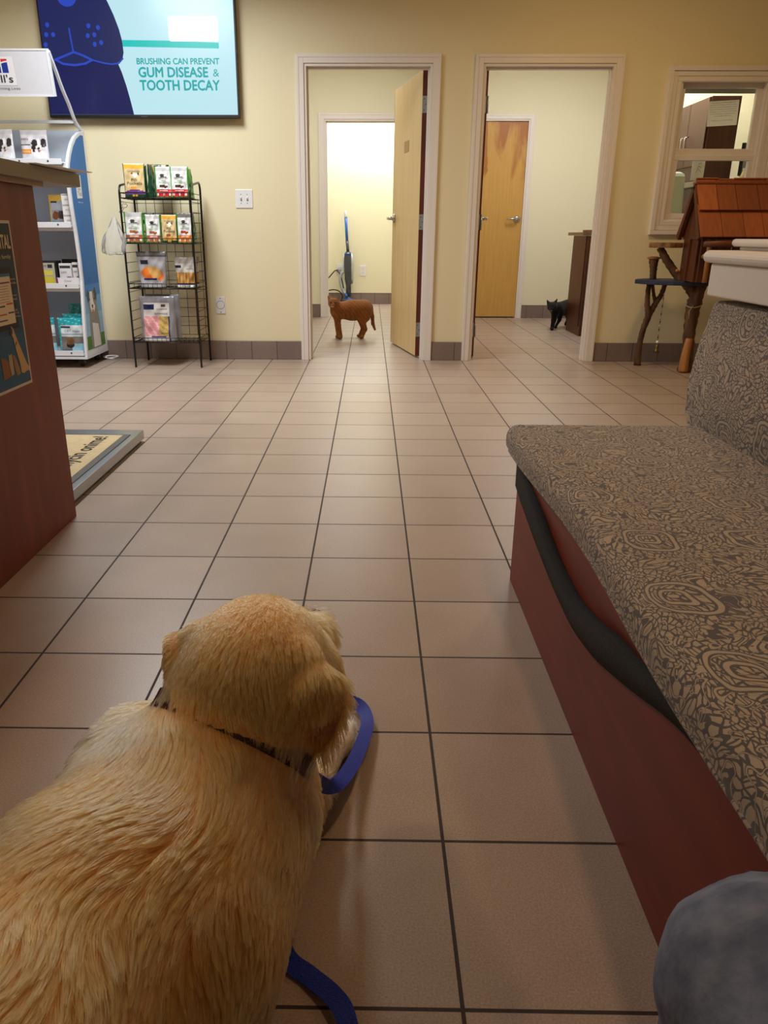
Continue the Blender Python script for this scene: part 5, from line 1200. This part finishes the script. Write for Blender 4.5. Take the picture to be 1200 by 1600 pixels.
pr = [('c', (-0.425, CY, 0.255), (-0.30, CY+0.03, 0.265), 0.078, 0.085, 0.02),            # rib cage
      ('c', (-0.30, CY+0.03, 0.265), (-0.185, CY+0.06, 0.272), 0.085, 0.082, 0.03),      # belly to rump
      ('e', (-0.285, CY+0.03, 0.215), (0.09, 0.05, 0.05), None, 0.03),
      ('c', (-0.435, CY-0.01, 0.275), (-0.462, CY-0.04, 0.318), 0.060, 0.045, 0.03),     # neck
      ('e', (-0.468, CY-0.060, 0.330), (0.052, 0.050, 0.046), None, 0.02),               # skull
      ('e', (-0.478, CY-0.102, 0.312), (0.026, 0.022, 0.019), None, 0.015),              # muzzle
      ('c', (-0.505, CY-0.050, 0.362), (-0.522, CY-0.046, 0.396), 0.018, 0.004, 0.012),  # ears
      ('c', (-0.437, CY-0.050, 0.362), (-0.424, CY-0.046, 0.394), 0.018, 0.004, 0.012),
      ('c', (-0.440, CY-0.035, 0.235), (-0.428, CY-0.045, 0.130), 0.042, 0.027, 0.025),  # near front leg
      ('c', (-0.428, CY-0.045, 0.130), (-0.404, CY-0.055, 0.025), 0.027, 0.020, 0.012),
      ('e', (-0.410, CY-0.073, 0.017), (0.022, 0.030, 0.017), None, 0.010),
      ('c', (-0.440, CY+0.035, 0.235), (-0.436, CY+0.030, 0.120), 0.040, 0.026, 0.025),  # far front leg
      ('c', (-0.436, CY+0.030, 0.120), (-0.430, CY+0.026, 0.022), 0.026, 0.018, 0.010),
      ('e', (-0.437, CY+0.010, 0.016), (0.021, 0.029, 0.016), None, 0.010),
      ('e', (-0.185, CY+0.015, 0.235), (0.072, 0.050, 0.092), None, 0.025),              # near thigh
      ('c', (-0.205, CY+0.005, 0.165), (-0.172, CY+0.012, 0.085), 0.038, 0.021, 0.015),  # shank to hock
      ('c', (-0.172, CY+0.012, 0.085), (-0.198, CY+0.000, 0.022), 0.020, 0.016, 0.010),
      ('e', (-0.205, CY-0.015, 0.016), (0.023, 0.030, 0.016), None, 0.010),
      ('e', (-0.190, CY+0.105, 0.235), (0.065, 0.042, 0.085), None, 0.025),              # far thigh
      ('c', (-0.215, CY+0.11, 0.165), (-0.195, CY+0.12, 0.085), 0.034, 0.020, 0.015),
      ('c', (-0.195, CY+0.12, 0.085), (-0.222, CY+0.11, 0.022), 0.019, 0.016, 0.010),
      ('e', (-0.232, CY+0.095, 0.016), (0.023, 0.028, 0.015), None, 0.010),
      ('c', (-0.125, CY+0.06, 0.290), (-0.104, CY+0.07, 0.20), 0.024, 0.018, 0.018),     # tail
      ('c', (-0.104, CY+0.07, 0.20), (-0.098, CY+0.07, 0.13), 0.018, 0.016, 0.010),
      ('c', (-0.098, CY+0.07, 0.13), (-0.078, CY+0.06, 0.078), 0.016, 0.011, 0.010)]
cat = sdf_object('cat', pr, (-0.58, CY-0.17, 0.0), (-0.03, CY+0.24, 0.44), 0.006, M_GINGER, (-0.30, CY, 0))
tag(cat, 'ginger tabby cat standing in the left doorway looking at the camera', 'cat')
EY = mat('cat_eye', (40, 34, 20), 0.1, var=0.02)
for x in (-0.489, -0.449):
    b = MB(); b.ball((x-0.002, CY-0.105, 0.336), (0.0085, 0.006, 0.0085), EY, 8); b.build('eye', cat)
b = MB(); b.ball((-0.479, CY-0.124, 0.318), (0.007, 0.004, 0.005), mat('cat_nose', (190, 110, 96), 0.4), 6); b.build('nose', cat)
b = MB(); b.ball((-0.478, CY-0.117, 0.305), (0.017, 0.007, 0.009), mat('cream_fur', (214, 176, 136), 0.8), 8); b.build('muzzle', cat)
KX, KY = 1.795, 7.78
pr = [('c', (KX+0.045, KY+0.04, 0.20), (KX+0.19, KY+0.20, 0.205), 0.072, 0.080, 0.02),
      ('c', (KX+0.19, KY+0.20, 0.205), (KX+0.31, KY+0.30, 0.210), 0.080, 0.078, 0.02),
      ('c', (KX+0.03, KY+0.01, 0.220), (KX-0.03, KY-0.06, 0.240), 0.055, 0.042, 0.03),
      ('e', (KX-0.038, KY-0.075, 0.238), (0.046, 0.050, 0.044), None, 0.02),
      ('e', (KX-0.046, KY-0.120, 0.217), (0.024, 0.022, 0.020), None, 0.015),
      ('c', (KX-0.070, KY-0.060, 0.268), (KX-0.092, KY-0.056, 0.306), 0.020, 0.003, 0.012),
      ('c', (KX-0.006, KY-0.060, 0.272), (KX+0.016, KY-0.056, 0.318), 0.020, 0.003, 0.012),
      ('c', (KX+0.015, KY-0.02, 0.18), (KX+0.00, KY-0.05, 0.10), 0.042, 0.026, 0.025),
      ('c', (KX+0.00, KY-0.05, 0.10), (KX-0.018, KY-0.075, 0.022), 0.026, 0.018, 0.012),
      ('e', (KX-0.022, KY-0.095, 0.016), (0.021, 0.029, 0.016), None, 0.010),
      ('c', (KX+0.075, KY+0.02, 0.17), (KX+0.085, KY+0.06, 0.09), 0.036, 0.020, 0.02),
      ('c', (KX+0.085, KY+0.06, 0.09), (KX+0.060, KY+0.085, 0.030), 0.018, 0.014, 0.01),
      ('e', (KX+0.052, KY+0.07, 0.015), (0.019, 0.026, 0.014), None, 0.010),
      ('e', (KX+0.30, KY+0.26, 0.18), (0.06, 0.06, 0.085), None, 0.02),
      ('c', (KX+0.29, KY+0.25, 0.12), (KX+0.33, KY+0.27, 0.07), 0.03, 0.02, 0.015),
      ('c', (KX+0.33, KY+0.27, 0.07), (KX+0.30, KY+0.24, 0.02), 0.018, 0.016, 0.01),
      ('c', (KX+0.22, KY+0.32, 0.14), (KX+0.25, KY+0.36, 0.07), 0.032, 0.02, 0.015),
      ('c', (KX+0.25, KY+0.36, 0.07), (KX+0.22, KY+0.33, 0.02), 0.018, 0.016, 0.01),
      ('c', (KX+0.37, KY+0.36, 0.23), (KX+0.50, KY+0.46, 0.16), 0.02, 0.014, 0.015),
      ('c', (KX+0.50, KY+0.46, 0.16), (KX+0.58, KY+0.52, 0.19), 0.014, 0.010, 0.01)]
cat2 = sdf_object('cat', pr, (KX-0.14, KY-0.19, 0.0), (KX+0.64, KY+0.58, 0.36), 0.006, M_BLACKFUR, (KX+0.1, KY+0.1, 0))
tag(cat2, 'black cat walking out from behind the brown cabinet in the right doorway', 'cat')
b = MB()
b.ball((KX-0.052, KY-0.135, 0.206), (0.005, 0.004, 0.006), mat('white_fur', (225, 220, 215), 0.8), 6); b.build('muzzle_spot', cat2)
for x in (-0.058, -0.022):
    b = MB(); b.ball((KX+x, KY-0.121, 0.244), (0.007, 0.005, 0.007), mat('dark_eye', (30, 30, 16), 0.1), 6); b.build('eye', cat2)

# ================================================================== DOG
HC = Vector((-0.275, 0.185, 0.392))
YAWD = -0.28        # head turned to the dog's right
hq_ = Quaternion((0, 0, 1), YAWD)
def H(x, y, z): return tuple(HC+hq_ @ Vector((x, y, z)))
hr = hq_.to_matrix()
EARR = hr @ Matrix.Rotation(-0.55, 3, 'Z') @ Matrix.Rotation(0.10, 3, 'Y'); EARL = hr @ Matrix.Rotation(0.25, 3, 'Z') @ Matrix.Rotation(-0.15, 3, 'Y')
dogp = [('c', (-0.56, -0.44, 0.165), (-0.405, -0.03, 0.170), 0.160, 0.172, 0.03),
        ('c', (-0.405, -0.03, 0.170), (-0.345, 0.16, 0.185), 0.172, 0.142, 0.05),
        ('e', (-0.445, 0.17, 0.185), (0.085, 0.135, 0.125), None, 0.05),                    # left shoulder
        ('e', (-0.284, 0.13, 0.170), (0.066, 0.130, 0.125), None, 0.05),                    # right shoulder
        ('e', (-0.345, 0.25, 0.165), (0.108, 0.090, 0.120), None, 0.05),                    # chest
        ('e', (-0.63, -0.30, 0.13), (0.10, 0.19, 0.13), None, 0.05),                        # left thigh
        ('e', (-0.43, -0.42, 0.12), (0.10, 0.18, 0.12), None, 0.05),                        # right thigh
        ('c', (-0.350, 0.08, 0.245), (-0.295, 0.175, 0.350), 0.118, 0.092, 0.05),           # neck
        ('e', H(0, 0.005, 0.010), (0.088, 0.100, 0.082), hr, 0.035),                        # skull
        ('e', H(0, -0.045, -0.045), (0.090, 0.070, 0.080), hr, 0.04),                       # occiput ruff
        ('e', H(0.035, 0.07, -0.040), (0.050, 0.06, 0.050), hr, 0.03),                      # cheeks
        ('e', H(-0.035, 0.07, -0.040), (0.050, 0.06, 0.050), hr, 0.03),
        ('c', H(0, 0.085, -0.025), H(0, 0.185, -0.045), 0.052, 0.038, 0.03),                # muzzle
        ('e', H(0.088, -0.034, -0.028), (0.019, 0.054, 0.066), EARR, 0.006),                # right ear, folded drop
        ('c', H(0.068, -0.015, 0.034), H(0.088, -0.030, 0.0), 0.024, 0.024, 0.022),
        ('e', H(-0.104, -0.006, -0.020), (0.019, 0.048, 0.058), EARL, 0.004),               # left ear
        ('c', H(-0.074, 0.0, 0.036), H(-0.100, -0.004, 0.0), 0.024, 0.022, 0.010),
        ('c', (-0.275, 0.19, 0.085), (-0.236, 0.36, 0.050), 0.052, 0.038, 0.03),            # right foreleg
        ('c', (-0.236, 0.36, 0.050), (-0.196, 0.50, 0.038), 0.038, 0.030, 0.02),
        ('e', (-0.190, 0.535, 0.032), (0.036, 0.050, 0.031), None, 0.012),
        ('c', (-0.440, 0.20, 0.085), (-0.400, 0.33, 0.050), 0.055, 0.038, 0.03),            # left foreleg tucked across
        ('c', (-0.400, 0.33, 0.050), (-0.340, 0.42, 0.036), 0.038, 0.030, 0.02),
        ('e', (-0.325, 0.445, 0.030), (0.038, 0.042, 0.029), None, 0.012),
        ('c', (-0.58, -0.58, 0.14), (-0.48, -0.75, 0.05), 0.05, 0.025, 0.03)]               # tail
for k, (dx, dy) in enumerate(((-0.027, 0.030), (-0.010, 0.046), (0.010, 0.046), (0.027, 0.030))):
    dogp.append(('e', (-0.188+dx, 0.540+dy*0.8, 0.026), (0.0115, 0.022, 0.022), None, 0.004))
    dogp.append(('e', (-0.322+dx, 0.448+dy*0.75, 0.024), (0.0115, 0.020, 0.020), None, 0.004))
def dog_shade(tip):
    m, nt, b = base_mat('golden_coat' + ('_hair' if tip else ''))
    at = node(nt, 'ShaderNodeAttribute'); at.attribute_name = 'tone'
    rp = node(nt, 'ShaderNodeValToRGB'); e = rp.color_ramp.elements
    e[0].position = 0.0; e[0].color = srgb((146, 88, 40)); e[1].position = 1.0; e[1].color = srgb((250, 234, 204))
    for p_, c_ in ((0.28, (204, 140, 76)), (0.52, (230, 178, 112)), (0.76, (244, 210, 154))):
        q_ = e.new(p_); q_.color = srgb(c_)
    nt.links.new(at.outputs['Fac'], rp.inputs[0])
    col = rp.outputs[0]
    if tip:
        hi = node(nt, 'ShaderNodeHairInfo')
        k = mathn(nt, 'ADD', 0.66, mathn(nt, 'MULTIPLY', hi.outputs['Intercept'], 0.48))  # roots darker than tips: shadow depth between strands painted into the colour
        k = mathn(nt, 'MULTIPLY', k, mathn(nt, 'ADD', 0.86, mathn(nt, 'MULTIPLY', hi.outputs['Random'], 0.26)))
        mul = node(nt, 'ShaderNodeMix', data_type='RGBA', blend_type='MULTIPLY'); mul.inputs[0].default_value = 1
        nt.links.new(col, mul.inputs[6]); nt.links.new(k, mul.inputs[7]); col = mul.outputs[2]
    if tip:
        hb = node(nt, 'ShaderNodeBsdfHairPrincipled'); hb.parametrization = 'COLOR'
        nt.links.new(col, hb.inputs['Color']); hb.inputs['Roughness'].default_value = 0.42; hb.inputs['Radial Roughness'].default_value = 0.55
        nt.links.new(hb.outputs[0], nt.nodes['Material Output'].inputs['Surface'])
    nt.links.new(col, b.inputs['Base Color']); b.inputs['Roughness'].default_value = 0.55; b.inputs['Specular IOR Level'].default_value = 0.25
    return m
dog = sdf_object('dog', dogp, (-0.80, -0.86, 0.0), (-0.08, 0.66, 0.54), 0.009, dog_shade(False), (-0.40, -0.05, 0))
tag(dog, 'golden retriever dog lying on the tiles in front, facing away', 'dog')
def ears_w(P):
    out = np.zeros(len(P))
    for c_, m_ in ((H(0.090, -0.034, -0.028), EARR), (H(-0.106, -0.006, -0.020), EARL)):
        d = ell_d(P, c_, (0.026, 0.052, 0.066), m_); out = np.maximum(out, np.clip(-d/0.008, 0, 1))
    return out
def sstep(x, a, b_): t_ = np.clip((x-a)/(b_-a), 0, 1); return t_*t_*(3-2*t_)
HCn = np.array(HC)
def headness(P): return 1-sstep(np.linalg.norm((P-HCn)/np.array([1, 1, 0.85]), axis=1), 0.10, 0.155)
def vnoise(P, sc, seed):
    rg = np.random.default_rng(seed); out = 0
    for k in range(5):
        d = rg.normal(size=3); d /= np.linalg.norm(d); out = out+np.sin((P@d)*sc*(1+0.5*k)+rg.uniform(0, 6.28))/(1+0.4*k)
    return out/2.6
def tone(P):
    h = headness(P); e = ears_w(P)
    t_ = 0.60+0.20*vnoise(P, 17, 1)+0.10*vnoise(P, 60, 2)
    t_ = t_*(1-h)+h*(0.46+0.10*vnoise(P, 30, 3))
    L = (P-HCn)@np.array(hr)                                    # head frame
    t_ += h*0.34*sstep(L[:, 2]+0.45*L[:, 1]+0.35*L[:, 0], 0.085, 0.135)   # pale forehead, with the light highlight on the crown painted in
    t_ -= e*(0.14+0.22*sstep(-L[:, 2], 0.0, 0.06)+0.16*sstep(np.abs(L[:, 0]), 0.085, 0.115))
    leg = sstep(P[:, 1], 0.34, 0.46)*(1-sstep(P[:, 2], 0.06, 0.10)); t_ += 0.40*leg
    ruff = np.exp(-(((P[:, 0]+0.44)/0.09)**2+((P[:, 1]-0.16)/0.09)**2)); t_ += 0.22*ruff
    t_ -= 0.20*sstep(-P[:, 1], -0.02, 0.26)
    t_ -= 0.16*sstep(P[:, 0], -0.33, -0.22)*(1-sstep(P[:, 1], 0.25, 0.35))*(1-h)  # right flank darker: shade on that side is put into the tone
    return np.clip(t_, 0.02, 1)
me = dog.data; nv = len(me.vertices); co = np.empty(nv*3); me.vertices.foreach_get('co', co); co = co.reshape(-1, 3)+np.array([-0.40, -0.05, 0])
me.attributes.new('tone', 'FLOAT', 'POINT').data.foreach_set('value', tone(co).astype(np.float32))
# coat: combed strands lying back along the body
def comb(P, N):
    h = headness(P)[:, None]; e = ears_w(P)[:, None]
    back = np.tile(np.array([-0.42, -0.90, -0.10]), (len(P), 1))
    side = (P[:, 0]-(-0.37+0.20*np.minimum(P[:, 1], 0.2)))[:, None]
    back = back+np.concatenate([side*2.2, np.zeros_like(side), -np.abs(side)*4.0], 1)
    hd = np.array(hr)@np.array([0.0, -0.75, -0.62]); hv = np.tile(hd, (len(P), 1))
    L = (P-HCn)@np.array(hr); hv = hv+(L[:, :1]*5.5)*(np.array(hr)[:, 0][None])
    d = back*(1-h)+hv*h
    d = d*(1-e)+np.array([0.05, -0.2, -1.0])*e
    leg = (sstep(P[:, 1], 0.32, 0.40)*(1-sstep(P[:, 2], 0.07, 0.12)))[:, None]; d = d*(1-leg)+np.array([0, 0.9, -0.2])*leg
    # waves on back and shoulders
    wv_ = np.stack([vnoise(P, 26, 11), 0.4*vnoise(P, 26, 12), 0.6*vnoise(P, 30, 13)], 1)
    d = d+wv_*0.85*(1-h)*(1-leg)+0.20*wv_*h
    d = d-(d*N).sum(1, keepdims=True)*N
    return d/np.maximum(np.linalg.norm(d, axis=1, keepdims=True), 1e-6)
me.calc_loop_triangles(); nt_ = len(me.loop_triangles); tri = np.empty(nt_*3, int); me.loop_triangles.foreach_get('vertices', tri); tri = tri.reshape(-1, 3)
nr = np.empty(nv*3); me.vertices.foreach_get('normal', nr); nr = nr.reshape(-1, 3)
A_, B_, C_ = co[tri[:, 0]], co[tri[:, 1]], co[tri[:, 2]]
ar = np.linalg.norm(np.cross(B_-A_, C_-A_), axis=1)/2
cc = Vector((-0.306, 0.150, 0.312)); ca = Vector((0.36, 0.62, 0.62)).normalized()
qa = (A_-np.array(cc))@np.array(ca); band_ = (np.abs(qa) < 0.011) & (np.linalg.norm(A_-np.array(cc), axis=1) < 0.145)
ok = (A_[:, 2] > 0.012) & ((A_[:, 1] > -0.62)) & ~band_; ar = ar*ok
hw = 1+1.2*headness(A_); pw = ar*hw; NS = 230000
ti = RNG.choice(nt_, NS, p=pw/pw.sum()); u_, v_ = RNG.random(NS), RNG.random(NS); fl = u_+v_ > 1; u_[fl], v_[fl] = 1-u_[fl], 1-v_[fl]
w0 = 1-u_-v_
P0 = A_[ti]*w0[:, None]+B_[ti]*u_[:, None]+C_[ti]*v_[:, None]
N0 = nr[tri[ti, 0]]*w0[:, None]+nr[tri[ti, 1]]*u_[:, None]+nr[tri[ti, 2]]*v_[:, None]; N0 /= np.linalg.norm(N0, axis=1, keepdims=True)
hn_ = headness(P0); en_ = ears_w(P0); legn = sstep(P0[:, 1], 0.34, 0.42)*(1-sstep(P0[:, 2], 0.07, 0.12))
ruffn = np.exp(-((P0[:, 2]-0.30)/0.07)**2-((P0[:, 1]-0.13)/0.10)**2)*(1-hn_)
LEN = 0.038+0.014*ruffn-0.010*hn_*(1-en_)-0.020*en_-0.020*legn
top_h = sstep(((P0-HCn)@np.array(hr))[:, 2]+0.3*((P0-HCn)@np.array(hr))[:, 1], 0.03, 0.09)*hn_; LEN -= 0.016*top_h*(1-en_)
LEN = np.maximum(LEN*RNG.uniform(0.75, 1.2, NS), 0.006)
K = 6; pts = np.zeros((NS, K, 3)); pts[:, 0] = P0
cur = P0.copy(); 
for k in range(1, K):
    d = comb(cur, N0); lift = (0.30-0.22*(k/(K-1)))*(1-0.35*hn_)
    d = d+N0*lift[:, None]; d /= np.linalg.norm(d, axis=1, keepdims=True)
    cur = cur+d*(LEN/(K-1))[:, None]; pts[:, k] = cur
# clumps: tips gather towards a guide strand
NG = 15000; gi = RNG.choice(NS, NG, replace=False); kd = KDTree(NG)
for j, g_ in enumerate(gi): kd.insert(Vector(P0[g_]), j)
kd.balance()
near = np.array([kd.find(Vector(p))[1] for p in P0]); gpt = pts[gi[near]]
amt = (0.55*(1-0.35*hn_)*(1-0.8*legn))[:, None, None]*(np.linspace(0, 1, K)**1.3)[None, :, None]
okc = (np.linalg.norm(P0-P0[gi[near]], axis=1) < 0.02)[:, None, None]
pts = pts+(gpt-pts)*amt*okc
pts += RNG.normal(0, 0.0006, pts.shape)*(np.linspace(0, 1, K))[None, :, None]
pts[..., 2] = np.maximum(pts[..., 2], 0.002)
hc = bpy.data.hair_curves.new('fur'); hc.add_curves([K]*NS)
off = np.array([-0.40, -0.05, 0.0])
hc.attributes['position'].data.foreach_set('vector', (pts-off).astype(np.float32).ravel())
rad = hc.attributes.get('radius') or hc.attributes.new('radius', 'FLOAT', 'POINT')
rad.data.foreach_set('value', np.tile(np.array([0.00042, 0.00042, 0.0004, 0.00036, 0.00028, 0.00012], np.float32), NS))
tn = np.clip(tone(P0)+RNG.normal(0, 0.05, NS)+0.26*(RNG.random(NG)[near]-0.5), 0, 1)
hc.attributes.new('tone', 'FLOAT', 'CURVE').data.foreach_set('value', tn.astype(np.float32))
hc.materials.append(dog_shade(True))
fo = bpy.data.objects.new('fur', hc); COL.objects.link(fo); fo.parent = dog; fo['kind'] = 'stuff'
# nose and eyes (looking away from the camera)
b = MB(); b.ball(H(0, 0.222, -0.030), (0.016, 0.012, 0.012), mat('dog_nose', (40, 30, 28), 0.3), 8); b.build('nose', dog)
for s in (-1, 1):
    b = MB(); b.ball(H(s*0.036, 0.106, 0.005), (0.010, 0.009, 0.009), mat('dog_eye', (40, 24, 14), 0.1), 8); b.build('eye', dog)
# collar round the neck
e1 = ca.cross(Vector((0, 0, 1))).normalized(); e2 = ca.cross(e1)
ring, wd_ = [], []
for k in range(41):
    a = 2*math.pi*k/40; ring.append(cc+(e1*math.cos(a)*0.112+e2*math.sin(a)*0.110)); wd_.append(ca)
cb = ribbon(ring, wd_, 0.026, 0.004, M_COLLAR); cb.build('collar', dog)
# blue leash
lp = catmull([(-0.262, 0.24, 0.235), (-0.208, 0.27, 0.145), (-0.182, 0.33, 0.085), (-0.160, 0.41, 0.050), (-0.140, 0.50, 0.032), (-0.126, 0.60, 0.020), (-0.138, 0.66, 0.018), (-0.170, 0.685, 0.016), (-0.215, 0.66, 0.014), (-0.245, 0.58, 0.012), (-0.262, 0.45, 0.010)], 8)
wv_ = []
for i, p_ in enumerate(lp):
    tg = (lp[min(i+1, len(lp)-1)]-lp[max(i-1, 0)]).normalized(); wv_.append(tg.cross(Vector((0.12, 0.78, -0.60))).normalized()+Vector((0.10, 0, 0.25)))
for i in range(1, len(wv_)):
    if wv_[i].dot(wv_[i-1]) < 0: wv_[i] = -wv_[i]
lb = ribbon(lp, wv_, 0.026, 0.0028, M_LEASH)
l2 = catmull([(-0.262, 0.45, 0.010), (-0.258, 0.30, 0.008), (-0.262, 0.16, 0.008), (-0.236, 0.072, 0.008), (-0.200, 0.038, 0.009), (-0.168, 0.005, 0.016), (-0.150, -0.03, 0.022), (-0.140, -0.09, 0.010), (-0.145, -0.2, 0.006), (-0.12, -0.4, 0.006)], 8)
ribbon(l2, [Vector((0.8, 0.35, 0.25)) for _ in l2], 0.026, 0.0028, M_LEASH, lb)
tag(lb.build('leash', loc=(-0.2, 0.4, 0)), 'blue webbing leash looping beside the dog on the tiles', 'leash')

# ================================================================== SEATED PERSON'S LEG
per = thing('person', 'seated person in blue jeans, only the knee in view at bottom right', 'person', (0.15, -0.3, 0))
jp = [('c', (0.15, -0.98, 0.49), (0.149, -0.36, 0.462), 0.095, 0.070, 0.03),
      ('e', (0.151, -0.325, 0.460), (0.068, 0.060, 0.070), None, 0.03),
      ('c', (0.153, -0.325, 0.437), (0.158, -0.30, 0.26), 0.064, 0.058, 0.03),
      ('c', (0.158, -0.30, 0.26), (0.160, -0.30, 0.09), 0.058, 0.054, 0.02)]
def wrinkle(V):
    n_ = 0.0030*np.sin(60*V[:, 2]+14*V[:, 0]+3*np.sin(25*V[:, 1]))+0.0016*np.sin(95*V[:, 1]-40*V[:, 2]+5*np.sin(40*V[:, 0]))
    return V+np.stack([n_, n_, n_], 1)*0.8
sdf_object('jeans', jp, (0.0, -1.1, 0.06), (0.26, -0.2, 0.62), 0.009, M_DENIM, None, parent=per, displace=wrinkle)
sdf_object('shoe', [('e', (0.148, -0.26, 0.045), (0.046, 0.05, 0.045), None, 0.03), ('e', (0.150, -0.18, 0.032), (0.046, 0.10, 0.034), None, 0.03), ('c', (0.146, -0.30, 0.05), (0.146, -0.30, 0.10), 0.044, 0.042, 0.03)], (0.08, -0.38, 0.0), (0.22, -0.05, 0.15), 0.008, mat('shoe_leather', (50, 40, 36), 0.5), None, parent=per)
